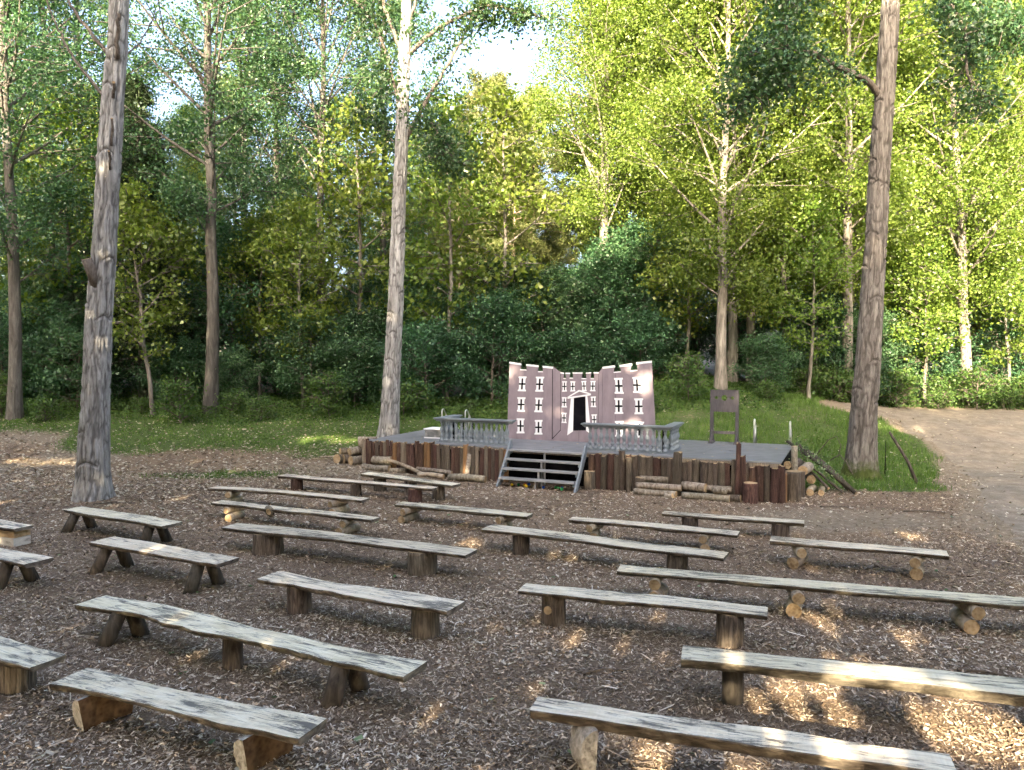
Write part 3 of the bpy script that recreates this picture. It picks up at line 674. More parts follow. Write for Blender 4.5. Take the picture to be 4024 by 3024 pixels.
# pillory
pil = empty('pillory', S(4.55, 3.19, DZ), SA); tag(pil, 'dark wooden pillory with head and hand holes standing on the stage', 'pillory')
for s in (-1, 1):
    MB().box(s * .315 - .04, s * .315 + .04, -.045, .045, .05, 1.30).build('post', M['pillory'], pil)
    MB().hexa([(s * .315 - .06, -.24, 0), (s * .315 + .06, -.24, 0), (s * .315 - .06, .24, 0), (s * .315 + .06, .24, 0), (s * .315 - .055, -.2, .06), (s * .315 + .055, -.2, .06), (s * .315 - .055, .2, .06), (s * .315 + .055, .2, .06)]).build('foot', M['pillory'], pil)
    for q in (-1, 1):
        MB().tube([(s * .315, q * .21, .06), (s * .315, q * .045, .34)], .03, 4, smooth=False).build('brace', M['pillory'], pil)
MB().box(-.275, .275, -.02, .02, .24, .31).build('crossbar', M['pillory'], pil)
def pboard(z0, z1, lower):
    # a plank with half-round bites for head and hands along one edge
    pts = []; holes = ((-.2, .04), (0.0, .075), (.2, .04)); ze = z1 if lower else z0; sg = -1 if lower else 1
    line_ = [(-.35, ze)]
    for cx_, r_ in holes:
        for i in range(9):
            th = math.pi * (1 - i / 8); line_.append((cx_ + r_ * math.cos(th), ze + sg * r_ * math.sin(th)))
    line_.append((.35, ze)); oz = z0 if lower else z1
    poly = line_ + [(.35, oz), (-.35, oz)]
    MB().prism_y(poly, -.0495, -.0155 if False else -.012).build('board', M['pillory'], pil)
pboard(.81, 1.168, True); pboard(1.174, 1.345, False)
MB().box(-.36, .36, -.055, -.005, 1.346, 1.372).build('cap', M['pillory'], pil)

# metal handrails of the rear steps
def handrail(u, n, label, run=.55):
    root = S(u, n, DZ - .05)
    m = MB(); pts = [(0, 0, 0), (0, .0, .45)]
    for i in range(1, 7):
        th = math.pi * i / 7 * .82; pts.append((0, .08 - .08 * math.cos(th), .58 + .08 * math.sin(th)))
    pts += [(0, .32, .42), (0, run, -.05)]
    m.tube(pts, .021, 8); m.tube([(0, .26, .48), (0, .2, .0)], .018, 8)
    tag(m.build('handrail', M['steel'], None, root, (0, 0, SA)), label, 'handrail', 'tubular metal handrails behind the stage')
handrail(-3.9, 3.5, 'tubular metal handrail at the back of the stage, leftmost')
handrail(-3.1, 3.5, 'tubular metal handrail rising behind the left balustrade, second from the left')
handrail(5.25, 3.5, 'tubular metal handrail beside the pillory')
handrail(6.14, 3.15, 'tubular metal handrail at the stage corner next to the brush pile')
# tipped step box on the deck
bx = empty('step_box', S(-2.75, 1.4, DZ), SA + R(4)); tag(bx, 'small grey wooden box with white edges on the stage by the left balustrade', 'box')
MB().box(-.36, .36, -.25, -.235, .03, .235).build('front_panel', M['box_wood'], bx)
MB().box(-.36, .36, .235, .25, .03, .235).build('back_panel', M['box_wood'], bx)
MB().box(-.375, -.361, -.25, .25, .03, .235).build('side_panel', M['box_wood'], bx); MB().box(.361, .375, -.25, .25, .03, .235).build('side_panel', M['box_wood'], bx)
MB().box(-.40, .40, -.275, .275, .236, .262).build('top_panel', M['white'], bx); MB().box(-.39, .39, -.265, .265, 0, .029).build('base_panel', M['white'], bx)

# ================================================================== loose logs round the stage
def loose(u, n, L, r, turn, label, mat='log_grey', z=0.0, tilt=0.0, cap='cut', bend=.03, seed=0, name='log'):
    p = S(u, n); o = log_mb(L, r, seed or int(abs(u * 977) + abs(n * 331)), bend).build(name, [M[mat], M[cap]], None, (p.x, p.y, gzf(p.x, p.y) + r * .92 + z), (0, tilt, SA + R(turn)))
    tag(o, label, 'log', 'loose logs round the stage'); return o
loose(-3.72, -.30, .85, .085, -4, 'grey log lying in front of the left palisade below the short thick log', seed=31)
loose(-3.62, -.16, .55, .115, 2, 'short thick grey log resting on another log at the left palisade', z=.15, seed=32)
loose(-2.85, -.28, 1.15, .045, -2, 'thin crooked branch sloping down from the thick log by the left palisade', 'log_pale', z=.14, tilt=R(16), bend=.08, seed=33)
loose(-2.05, -.22, 1.0, .055, 1, 'slim bent log on top of a pale one before the left palisade', 'log_grey', z=.10, tilt=R(3), bend=.06, seed=34)
loose(-2.05, -.38, .75, .06, -3, 'pale forked log lying under the slim bent log', 'log_pale', bend=.05, seed=35)
loose(-1.0, -.45, .98, .085, 2, 'smooth greenish log on the ground closest to the steps', 'log_grey', bend=.03, seed=36)
lean = loose(-1.08, -.22, .55, .06, 90, 'short stub of log standing tilted against the left palisade', 'log_grey', z=.32, tilt=R(-72), seed=37)
loose(-3.15, -.2, .4, .06, 30, 'small log end wedged behind the thin crooked branch', 'log_grey', seed=38)
for i, (du, dn, r, z, t, lb) in enumerate(((-4.52, .25, .125, 0, 70, 'round brown log end at the foot of the left log heap, next to the palisade'), (-4.78, .35, .12, 0, 62, 'orange ended log in the middle of the left log heap'), (-5.05, .3, .13, 0, 78, 'dark log at the outer end of the left log heap'), (-4.66, .42, .11, .21, 66, 'log balanced on top of the left log heap'), (-4.9, .4, .10, .2, 50, 'grey log lying upper outer in the left log heap'))):
    loose(du, dn, .8, r, t, lb, ['log_grey', 'stump', 'stump'][i % 3], z, seed=50 + i)
hl = S(-4.45, .38)
tag(half_log_mb(.13, .5, .36, 77).build('log', [M['log_grey'], M['cut']], None, (hl.x, hl.y, gzf(hl.x, hl.y) + .36), (0, 0, SA + R(100))), 'halved log with pale sawn face topmost by the corner of the left palisade', 'log', 'loose logs round the stage')
loose(-5.5, .3, .9, .03, 12, 'thin branch poking out of the left log heap', 'log_grey', .12, R(-8), bend=.06, seed=58)
RL = [(3.62, -.42, .95, .075, -3, 0, 'long log lowest at the left of the right log pile'), (3.68, -.34, 1.0, .07, 2, .13, 'long log second up at the left of the right log pile'), (3.55, -.2, .62, .07, 4, .26, 'log uppermost at the left of the right log pile'),
      (4.45, -.3, .55, .095, -18, .16, 'thick slanting log in the middle of the right log pile'), (4.72, -.44, 1.0, .075, 1, 0, 'long log lowest at the right of the right log pile'), (4.85, -.28, .75, .07, 3, .17, 'forked log uppermost at the right of the right log pile'),
      (5.02, -.42, .30, .075, 0, .14, 'short green grey log on the right log pile'), (5.3, -.36, .28, .08, 2, 0, 'short dark log end between the right log pile and the low stump'), (3.95, -.52, .2, .055, -10, .0, 'stubby pale log chunk in front of the right log pile')]
for i, (u, n, L, r, t, z, lb) in enumerate(RL): loose(u, n, L, r, t, lb, 'log_grey' if i != 7 else 'stump', z, seed=70 + i)
def upright(u, n, r, h, label, mat='stump', seed=1):
    p = S(u, n); o = stump_mb(r, h, seed).build('stump', [M[mat], M['cut']], None, (p.x, p.y, gzf(p.x, p.y)), (0, 0, seed))
    tag(o, label, 'stump', 'upright stumps along the stage'); return o
upright(2.05, -.22, .125, .42, 'dark cracked stump standing beside the foot of the steps', seed=3)
upright(2.98, -.22, .06, .78, 'slim upright log leaning on the right palisade', seed=4)
upright(3.25, -.24, .115, .36, 'stump with a bright sawn top third right of the steps', seed=5)
upright(3.58, -.18, .055, .32, 'thin reddish stake stump in front of the right palisade', 'stump_red', seed=6)
upright(3.72, -.16, .10, .36, 'stump with pale rim behind the left end of the right log pile', seed=7)
upright(5.62, -.30, .145, .42, 'reddish stump at the right end of the log pile', 'stump_red', seed=8)
upright(6.22, .05, .10, .62, 'split orange brown stump at the stage corner', 'split', seed=9)
upright(6.42, .32, .16, .62, 'wide dark stump just round the stage corner', seed=10)
upright(6.52, .78, .11, .56, 'grey stump behind the wide stump at the stage side', seed=11)
upright(6.42, .62, .065, 1.12, 'tall thin post standing among the side stumps', 'log_grey', seed=12)
for i, (u, n, r, z, lb) in enumerate(((6.38, .9, .09, .62, 'round red ended log high in the side log stack'), (6.42, 1.1, .1, .42, 'white barked log in the side log stack'), (6.62, 1.25, .11, .45, 'thick log in the side log stack under the ivy'), (6.75, 1.3, .08, 0, 'pale log end on the ground by the brush pile'), (6.95, 1.4, .07, 0, 'narrow pale log lowest at the outer side of the brush pile'), (6.7, 1.75, .1, .2, 'dark log deep in the brush pile'))):
    loose(u, n, .7, r, 75 + i * 4, lb, ['stump', 'log_scale', 'log_grey', 'log_pale', 'log_pale', 'stump'][i], z, seed=90 + i)
# brush pile with ivy
bp = empty('brush_pile', S(6.9, 1.9, .15), SA); tag(bp, 'heap of cut branches with ivy leaves against the stage side', 'brush pile')
rg = random.Random(8)
for (a, b, r) in (((-.75, .3, 1.0), (.75, -.5, .0), .045), ((-.55, .45, .95), (.62, -.2, .02), .05), ((-.4, .6, .85), (.7, -.1, .0), .035), ((-.6, .1, .7), (.5, -.6, .0), .03), ((-.5, .3, .5), (.2, -.7, .1), .03)):
    a = Vector(a); b = Vector(b); md = (a + b) / 2 + Vector((0, 0, .05))
    MB().tube([a, md, b], [r * .8, r, r * 1.05], 8, 0, 1).build('branch', [M['pole'], M['cut']], bp)
for pts in ([(-.1, .5, .7), (.15, .5, 1.05), (.32, .45, 1.15), (.42, .4, .95), (.36, .35, .65)], [(.2, .3, .6), (.4, .2, .75), (.55, .1, .6), (.68, .0, .35)], [(-.5, .2, .9), (-.35, .1, .6), (-.3, 0, .3)]):
    MB().tube(pts, [.014, .012, .011, .01, .007][:len(pts)], 6).build('twig', M['stick'], bp)
def leaf_quads(c, ls, rng, up=0.0, asp=.78, out=None):
    n = rng.normal(size=c.shape); n[:, 2] += up
    if out is not None: n += out
    n /= np.linalg.norm(n, axis=1, keepdims=True) + 1e-9
    d = np.cross(n, rng.normal(size=c.shape)); d /= np.linalg.norm(d, axis=1, keepdims=True) + 1e-9
    s = np.cross(n, d); l = ls * rng.uniform(.7, 1.25, (len(c), 1))
    V = np.stack([c - d * l * .5, c + s * l * asp * .5 - d * l * .08, c + d * l * .55, c - s * l * asp * .5 - d * l * .08], 1).reshape(-1, 3)
    F = np.arange(len(c) * 4).reshape(-1, 4)
    return V, F, np.repeat(rng.random(len(c)), 4)
rng = np.random.default_rng(4)
t = rng.random((420, 1)); c = np.array([-.55, .15, .95]) + t * np.array([.9, -.55, -.75]) + rng.normal(size=(420, 3)) * np.array([.12, .12, .13])
V, F, a = leaf_quads(c, .055, rng, .4)
put('ivy', np_mesh('ivy', V, F, {'v': a}, False, [M['ivy']]), bp)
# coloured balls under the steps
for i, (u, n, mt, lb) in enumerate(((.28, -.58, 'ball_yellow', 'small yellow ball under the steps, leftmost'), (.42, -.52, 'ball_green', 'small green ball under the left half of the steps'), (.53, -.40, 'ball_red', 'small red ball under the steps beside the yellow ones'), (.56, -.5, 'ball_yellow', 'small yellow ball under the steps just right of the red ball'), (.66, -.62, 'ball_yellow', 'small yellow ball nearest the middle post of the steps'), (.62, -.36, 'ball_blue', 'dark blue ball deep under the left half of the steps'), (1.08, -.6, 'ball_blue', 'bright blue ball right of the middle post of the steps'), (1.35, -.52, 'ball_green', 'green ball left of the green pair under the steps'), (1.43, -.55, 'ball_green', 'green ball touching the blue one under the right of the steps'), (1.50, -.5, 'ball_blue', 'blue ball beside the green pair under the steps'), (1.55, -.66, 'ball_green', 'green ball farthest to the right under the steps'))):
    p = S(u, n - .05); m = MB().lathe([(.036 * math.sin(math.pi * (k + .2) / 10.4), -.036 * math.cos(math.pi * (k + .2) / 10.4)) for k in range(11)], 12)
    tag(m.build('ball', M[mt], None, (p.x, p.y, gzf(p.x, p.y) + .045)), lb, 'ball', 'coloured balls under the steps')
# leaning stick and stake by the right tree, fallen sticks
def stick(pts, r, label, name='stick', mat='stick'):
    p0 = Vector(pts[0]); m = MB().tube([Vector(p) - p0 for p in pts], [r * (1 - .35 * i / (len(pts) - 1)) for i in range(len(pts))], 8)
    tag(m.build(name, M[mat], None, p0), label, 'stick', 'dead sticks')
stick([(9.72, 18.35, .08), (9.55, 18.45, .6), (9.33, 18.6, 1.05), (9.2, 18.7, 1.32)], .045, 'broken stick leaning against the mossy right tree', mat='pole')
stick([(9.55, 19.6, .1), (9.56, 19.6, 1.0)], .014, 'thin dark stake in the grass beside the mossy tree', 'stake', 'skirt')
for i, (px, py, ln, a, lb) in enumerate(((4.75, 7.55, .55, -22, 'dark crooked stick on the chips near the right edge'), (.95, 7.6, .5, 12, 'pale thin twig on the chips left of the slim dark post'), (2.02, 7.9, .45, -10, 'thin dark twig on the chips behind the thick pale bench'), (-8.3, 15.9, .8, 10, 'pale branch lying at the foot of the big left tree'), (-2.2, 15.7, .5, -20, 'dark stick on the ground under the three stump bench'), (6.6, 15.6, .6, -4, 'dark stick on the bare soil near the stage corner'), (8.2, 15.2, .8, -6, 'dark fallen stick on the bare soil in front of the mossy tree'))):
    dx, dy = math.cos(R(a)) * ln / 2, math.sin(R(a)) * ln / 2; z = gzf(px, py)
    stick([(px - dx, py - dy, z + .02), (px - dx * .2, py + .03, z + .035), (px + dx * .4, py + dy * .4, z + .03), (px + dx, py + dy, z + .015)], .014, lb)

# ================================================================== trees
def np_tube(pts, rad, seg):
    pts = np.asarray(pts, float); k = len(pts); rad = np.asarray(rad, float)
    t = np.gradient(pts, axis=0); t /= np.linalg.norm(t, axis=1, keepdims=True) + 1e-9
    ref = np.where(np.abs(t[:, 2:3]) > .8, np.array([[1., 0, 0]]), np.array([[0, 0, 1.]]))
    if abs(t[0, 2]) > .8 or np.abs(t[:, 2]).max() > .8: ref = np.tile(np.array([[.97, .23, 0]]), (k, 1))
    a = np.cross(t, ref); a /= np.linalg.norm(a, axis=1, keepdims=True) + 1e-9; b = np.cross(a, t)
    th = np.linspace(0, 2 * np.pi, seg, endpoint=False)
    V = pts[:, None, :] + rad[:, None, None] * (a[:, None, :] * np.cos(th)[None, :, None] + b[:, None, :] * np.sin(th)[None, :, None])
    i, j = np.meshgrid(np.arange(k - 1), np.arange(seg), indexing='ij')
    F = np.stack([i * seg + j, (i + 1) * seg + j, (i + 1) * seg + (j + 1) % seg, i * seg + (j + 1) % seg], -1).reshape(-1, 4)
    return V.reshape(-1, 3), F

def join(lst):
    Vs, Fs, o = [], [], 0
    for V, F in lst: Vs.append(V); Fs.append(F + o); o += len(V)
    return np.concatenate(Vs), np.concatenate(Fs)

def prof_oval(t): return np.sin(np.pi * np.clip(t * .93 + .05, 0, 1) ** .75) * .95 + .05
def prof_cone(t): return (1 - t) * .95 + .06
def prof_shrub(t): return np.sin(np.pi * np.clip(.18 + t * .78, 0, 1)) ** .7
def prof_pine(t): return .25 + .75 * np.sin(np.pi * np.clip(.12 + t * .85, 0, 1))

def grow(seed, H, r0, cb, cr, nb, elev, nleaf, ls, sig, prof=prof_oval, ns=5, curve=.15, lean=0.0, up=.2, wob=.12, needle=False, droop=0.0, fork=0):
    rng = np.random.default_rng(seed); K = 16; tt = np.linspace(0, 1, K)
    wx = np.cumsum(rng.normal(size=K)) * wob * H / 60; wy = np.cumsum(rng.normal(size=K)) * wob * H / 60
    tp = np.stack([lean * H * tt + wx - wx[0], wy - wy[0], H * tt], 1)
    tr = r0 * (1 - .9 * tt) + .012; tr[0] *= 1.28
    tubes = [np_tube(tp, tr, 10)]; anch = []; outs = []
    for i in range(nb):
        q = (i + rng.uniform(.1, .9)) / nb; z = cb + (H * .985 - cb) * q
        p0 = np.array([np.interp(z, tp[:, 2], tp[:, 0]), np.interp(z, tp[:, 2], tp[:, 1]), z]); rt = np.interp(z, tp[:, 2], tr)
        az = i * 2.39996 + rng.uniform(-.5, .5); L = cr * prof(q) * rng.uniform(.7, 1.2)
        el = elev * rng.uniform(.7, 1.3) * (.65 + .6 * q); s = np.linspace(0, 1, 6)
        if fork and i < fork: L *= 1.5; el = 1.15; z0 = cb * .8
        hd = np.array([np.cos(az), np.sin(az), 0]); hz = L * np.cos(el) * s; vz = L * np.sin(el) * s + curve * L * s * s
        side = rng.normal() * .12 * L * s * s; hs = np.array([-np.sin(az), np.cos(az), 0])
        bp_ = p0 + hd * hz[:, None] + hs * side[:, None] + np.array([0, 0, 1.]) * vz[:, None]
        rb = min(rt * .45, .012 + .013 * L); tubes.append(np_tube(bp_, rb * (1 - .85 * s) + .006, 6))
        anch.append(bp_[3:]); outs.append(np.tile(hd, (3, 1)))
        for j in range(ns):
            f = rng.uniform(.25, 1.0); b0 = np.array([np.interp(f, s, bp_[:, m]) for m in range(3)])
            a2 = az + rng.choice([-1, 1]) * rng.uniform(.4, 1.3); l2 = L * .5 * (1.15 - .6 * f) * rng.uniform(.6, 1.2) + .15
            d2 = np.array([np.cos(a2), np.sin(a2), rng.uniform(-.15, .55) - droop]); s2 = np.linspace(0, 1, 4)[:, None]
            p2 = b0 + d2 * l2 * s2 + np.array([0, 0, -droop * .6 * l2]) * s2 ** 2
            tubes.append(np_tube(p2, np.array([.014, .011, .008, .004]) * (1 + .25 * L), 4))
            anch.append(p2[1:]); outs.append(np.tile(d2, (3, 1)))
    A = np.concatenate(anch); O_ = np.concatenate(outs)
    wgt = rng.gamma(.8, 1.0, len(A)); idx = rng.choice(len(A), nleaf, p=wgt / wgt.sum())
    g = rng.normal(size=(nleaf, 3)) * sig; g[:, 2] = g[:, 2] * .8 - droop * np.abs(g[:, 0])
    c = A[idx] + g
    if needle:
        d = rng.normal(size=c.shape) + O_[idx] * 1.0; d[:, 2] += .5; d /= np.linalg.norm(d, axis=1, keepdims=True)
        if droop: d[:, 2] -= droop * 1.6; d /= np.linalg.norm(d, axis=1, keepdims=True)
        s_ = np.cross(d, rng.normal(size=c.shape)); s_ /= np.linalg.norm(s_, axis=1, keepdims=True)
        l = ls * rng.uniform(.7, 1.3, (nleaf, 1)); w_ = l * needle
        V = np.stack([c - s_ * w_, c + s_ * w_, c + d * l + s_ * w_ * .3, c + d * l - s_ * w_ * .3], 1).reshape(-1, 3)
        F = np.arange(nleaf * 4).reshape(-1, 4); a = np.repeat(rng.random(nleaf), 4)
    else: V, F, a = leaf_quads(c, ls, rng, up)
    return join(tubes), (V, F, a)

PROTO = {}
def proto(key, bark_m, leaf_m, **kw):
    (tv, tf), (lv, lf, la) = grow(**kw)
    PROTO[key] = (np_mesh('trunk', tv, tf, None, True, [M[bark_m]]), np_mesh('crown', lv, lf, {'v': la}, False, [M[leaf_m]]))
for i in range(4):
    proto('poplar%d' % i, 'bark_tree', 'leaf_poplar', seed=20 + i, H=21 + i, r0=.22, cb=4.6 + .7 * i, cr=3.9, nb=44, elev=.9, nleaf=40000, ls=.105, sig=.36, lean=.004 * (i - 1))
for i in range(3):
    proto('bright%d' % i, 'bark_pale', 'leaf_light', seed=40 + i, H=19 + 1.5 * i, r0=.20, cb=3.0 + .6 * i, cr=4.1, nb=50, elev=.75, nleaf=62000, ls=.108, sig=.42, lean=.006 * (i - 1))
proto('willow', 'bark_pale', 'leaf_light', seed=61, H=19.5, r0=.28, cb=6.0, cr=4.3, nb=46, elev=.95, nleaf=62000, ls=.108, sig=.46, fork=7)
for i in range(2):
    proto('pine%d' % i, 'bark_pine', 'needle', seed=70 + i, H=19 - 1.5 * i, r0=.19, cb=5.0, cr=3.0, nb=48, elev=.16, nleaf=46000, ls=.24, sig=.27, prof=prof_pine, curve=.12, needle=.10, wob=.05)
proto('spruce', 'bark_tree', 'needle_dark', seed=80, H=13, r0=.15, cb=1.6, cr=2.3, nb=60, elev=.05, nleaf=30000, ls=.2, sig=.13, prof=prof_cone, curve=-.25, needle=.10, droop=.35, wob=.05)
for i in range(5):
    proto('shrub%d' % i, 'branch', 'leaf_shrub', seed=90 + i, H=[3.2, 4.6, 6.2, 7.5, 5.4][i], r0=[.05, .06, .08, .10, .07][i], cb=.25, cr=[1.7, 2.0, 2.4, 2.6, 2.2][i], nb=[20, 26, 32, 38, 28][i], elev=.45, nleaf=[9000, 14000, 21000, 26000, 16000][i], ls=.12, sig=.25, prof=prof_shrub, up=1.0, wob=.35)
for i in range(2):
    proto('sapling%d' % i, 'bark_pale', 'leaf_light', seed=110 + i, H=6.5 + i, r0=.055, cb=1.6, cr=1.4, nb=20, elev=.6, nleaf=4200, ls=.12, sig=.24, wob=.2)
for i in range(3):
    proto('weed%d' % i, 'branch', 'cover', seed=120 + i, H=.75 + .25 * i, r0=.012, cb=.08, cr=.75, nb=14, elev=.7, nleaf=1500, ls=.085, sig=.13, prof=prof_shrub, up=.8, ns=3)

def tree(kind, x, y, rot=0.0, s=1.0, label='', name='tree', group=None, cat='tree', tilt=(0, 0), sz=None):
    z = gzf(x, y) - .06
    root = empty(name, (x, y, z), rot); root.rotation_euler = (tilt[0], tilt[1], rot); root.scale = (s, s, sz or s)
    tr, cr = PROTO[kind]; put('trunk', tr, root); put('crown', cr, root)
    tag(root, label, cat, group); return root

# big front trees with real furrowed bark ---------------------------------
def front_trunk(pts, rads, seed, amp=.024):
    pts = np.asarray(pts, float); zs = pts[:, 2]; n = int((min(zs[-1], 12.5) - zs[0]) / .026); m = 120
    t = np.concatenate([np.linspace(zs[0] - .15, min(zs[-1], 12.5), n), np.linspace(12.6, zs[-1], 40)]) if zs[-1] > 13 else np.linspace(zs[0] - .15, zs[-1], n); n = len(t)
    cx = np.interp(t, zs, pts[:, 0]); cy = np.interp(t, zs, pts[:, 1]); r = np.interp(t, zs, rads)
    ker = np.ones(41) / 41; pad = lambda q: np.convolve(np.pad(q, 20, mode='edge'), ker, 'valid')
    cx, cy, r = pad(cx), pad(cy), pad(r)
    r = r * (1 + .35 * np.exp(-np.clip(t, 0, 9) / .35))
    th = np.linspace(0, 2 * np.pi, m, endpoint=False); TH, T = np.meshgrid(th, t)
    x1 = TH / (2 * np.pi) * 30; x2 = TH / (2 * np.pi) * 52
    wv = vnoise(TH / (2 * np.pi) * 6, T * 1.2, seed, 6) * 1.6
    a = 1 - np.abs(2 * vnoise(x1 + wv, T * 2.6 + 3, seed + 1, 30) - 1); b_ = 1 - np.abs(2 * vnoise(x2 + wv * 2, T * 6.5, seed + 2, 52) - 1)
    c_ = vnoise(TH / (2 * np.pi) * 5, T * .7, seed + 3, 5)
    d = -amp * (a ** 3 * 1.1 + b_ ** 3 * .6) + .03 * (c_ - .5)
    scar = np.zeros_like(T); rs = np.random.RandomState(seed)
    for _ in range(20):
        zk, tk = rs.uniform(.8, 12), rs.uniform(math.pi, 2 * math.pi); dt = np.abs((TH - tk + np.pi) % (2 * np.pi) - np.pi)
        scar = np.maximum(scar, np.exp(-((T - zk + .16 * dt ** 1.5) / .03) ** 2) * (dt < rs.uniform(.35, .8)))
    d = d - .03 * scar + .012 * np.roll(scar, -3, axis=0)
    flare = .16 * np.exp(-np.clip(T, 0, 9) / .28) * np.maximum(0, np.sin(TH * 5 + seed)) ** 2
    rr = r[:, None] * (1 + flare) + d
    V = np.stack([cx[:, None] + rr * np.cos(TH), cy[:, None] + rr * np.sin(TH), T], -1).reshape(-1, 3)
    i, j = np.meshgrid(np.arange(n - 1), np.arange(m), indexing='ij')
    F = np.stack([i * m + j, i * m + (j + 1) % m, (i + 1) * m + (j + 1) % m, (i + 1) * m + j], -1).reshape(-1, 4)
    crk = np.maximum(sstep((a ** 3 * .8 + b_ ** 3 * .45 - .35) / .5) * .6, scar * .8)
    return V, F, crk.ravel()
def leafy(branches, nleaf, ls, sig, seed, start=.35, twigs=9, droop=.35):
    """side twigs and leaves along branch polylines"""
    rng = np.random.default_rng(seed); A = []; tubes = []
    for br_, wgt in branches:
        P = np.asarray(br_, float); seg = np.linalg.norm(np.diff(P, axis=0), axis=1); cum = np.concatenate([[0], np.cumsum(seg)]); Lb = cum[-1]
        for k in range(int(twigs * wgt)):
            f = rng.uniform(start, 1.0) * Lb; b0 = np.array([np.interp(f, cum, P[:, m]) for m in range(3)])
            d = rng.normal(size=3); d[2] = d[2] * .4 - droop; l = rng.uniform(.35, 1.0); s2 = np.linspace(0, 1, 5)[:, None]
            p2 = b0 + d / np.linalg.norm(d) * l * s2 + np.array([0, 0, -droop * .5 * l]) * s2 ** 2
            tubes.append(np_tube(p2, [.013, .011, .009, .007, .004], 4)); A.append(p2[1:])
    A = np.concatenate(A); w_ = rng.gamma(1.5, 1., len(A)); idx = rng.choice(len(A), nleaf, p=w_ / w_.sum())
    c = A[idx] + rng.normal(size=(nleaf, 3)) * sig
    V, F, a = leaf_quads(c, ls, rng, .1, .9)
    return (V, F, a), join(tubes)
def front_tree(name, base, trunk, rads, branches, label, bark_m, seed, crown=None, stub=None):
    root = empty(name, base); tag(root, label, 'tree', 'tall poplars standing in the clearing')
    V, F, ck = front_trunk(trunk, rads, seed); put('trunk', np_mesh('trunk', V, F, {'crack': ck}, True, [M[bark_m]]), root)
    for pts, r in branches:
        P = np.asarray(pts, float); k = len(P); tt = np.linspace(0, 1, k); t2 = np.linspace(0, 1, k * 4)
        Q = np.stack([np.interp(t2, tt, P[:, m]) for m in range(3)], 1); Q[1:-1] = (Q[:-2] + Q[1:-1] * 2 + Q[2:]) / 4
        Q[2:, :] += np.random.default_rng(seed + k).normal(size=Q[2:].shape) * .012
        MB().tube(Q.tolist(), list(np.linspace(r, r * .35 if k > 3 else r * .8, len(Q))), 9, 0, 1).build('branch', [M['branch'], M['cut']], root)
    if stub:
        pts, r = stub; MB().tube(pts, [r * 1.15, r, r * .97], 16, 0, 1, .04, random.Random(3)).build('sawn_stub', [M['branch'], M['cut']], root)
    if crown:
        (V, F, a), (tv, tf) = crown
        put('crown', np_mesh('crown', V, F, {'v': a}, False, [M['leaf_near']]), root); tag(put('twigs', np_mesh('twigs', tv, tf, None, True, [M['branch']]), root), kind='stuff')
    return root
def upper(cx, cy, z0, z1, rad, n, seed):
    """extra high branches (above the picture) as polylines"""
    rg = random.Random(seed); out = []
    for i in range(n):
        z = z0 + (z1 - z0) * i / n; az = i * 2.4 + rg.uniform(-.4, .4); L = rad * rg.uniform(.7, 1.1)
        out.append(([(cx, cy, z), (cx + math.cos(az) * L * .5, cy + math.sin(az) * L * .5, z + L * .35), (cx + math.cos(az) * L * .85, cy + math.sin(az) * L * .85, z + L * .75), (cx + math.cos(az) * L, cy + math.sin(az) * L, z + L)], .05))
    return out
T1b = [([(.6, 0, 9.48), (.27, 0, 9.89), (-.16, 0, 10.46), (-.4, 0, 10.9), (-.9, .1, 11.9)], .045), ([(.82, -.16, 9.4), (.95, -.4, 9.91), (1.05, -.5, 10.2)], .045),
       ([(.45, 0, 7.9), (.3, .2, 8.75), (.08, .3, 9.03), (-.31, .4, 9.46), (-.66, .5, 9.99), (-.91, .6, 10.48), (-1.3, .8, 11.3)], .045),
       ([(.72, -.18, 8.6), (.88, -.45, 8.84)], .035), ([(.66, -.18, 7.6), (.80, -.4, 8.12)], .028), ([(.36, 0, 7.16), (.2, -.1, 7.42)], .03), ([(.62, -.18, 7.1), (.72, -.4, 7.45)], .03),
       ([(.81, 0, 9.4), (.91, .6, 10.03), (1.04, 1.0, 10.7), (1.07, 1.3, 11.45)], .02)] + upper(.85, 0, 11.2, 17, 3.0, 9, 1)
front_tree('poplar_tree', (-9.07, 16.52, -.02), [(0, 0, 0), (.09, 0, 1.86), (.21, 0, 3.84), (.40, 0, 5.81), (.54, 0, 7.76), (.70, 0, 9.41), (.79, 0, 10.66), (1.0, 0, 14), (1.1, 0, 18)], [.345, .29, .275, .255, .235, .22, .205, .14, .04],
           T1b, 'large pale grey poplar with a sawn branch stub at the left of the seating', 'bark_front', 11,
           leafy([(q[0], 1) for q in T1b[8:]], 9000, .10, .2, 5), ([(.30, -.1, 4.55), (.22, -.26, 4.98), (.17, -.33, 5.22)], .105))
T2b = [([(.57, 0, 9.2), (1.2, 0, 10.38), (1.83, 0, 11.41), (2.43, .3, 12.62), (2.85, .5, 13.68)], .07), ([(.62, 0, 11.7), (1.34, 0, 12.36), (2.12, -.2, 12.75), (3.16, -.4, 13.06), (3.97, -.6, 12.78), (4.57, -.6, 12.6)], .075),
       ([(.6, 0, 10.11), (1.16, -.3, 9.81), (1.52, -.5, 9.48), (1.88, -.7, 8.75), (2.14, -.7, 8.35)], .04), ([(.47, 0, 9.5), (.3, 0, 10.72), (.07, 0, 11.54), (-.25, 0, 12.56), (-.59, 0, 13.04), (-1.14, 0, 13.51)], .06),
       ([(.48, 0, 11.8), (.1, 0, 12.77), (-.14, 0, 13.58)], .06), ([(.47, 0, 9.0), (-.02, .2, 9.41), (-.55, .4, 10.02), (-.99, .5, 10.54)], .03), ([(.68, 0, 12.4), (1.01, 0, 13.85), (1.29, 0, 14.93)], .05)] + upper(.7, 0, 13.6, 18, 2.8, 8, 2)
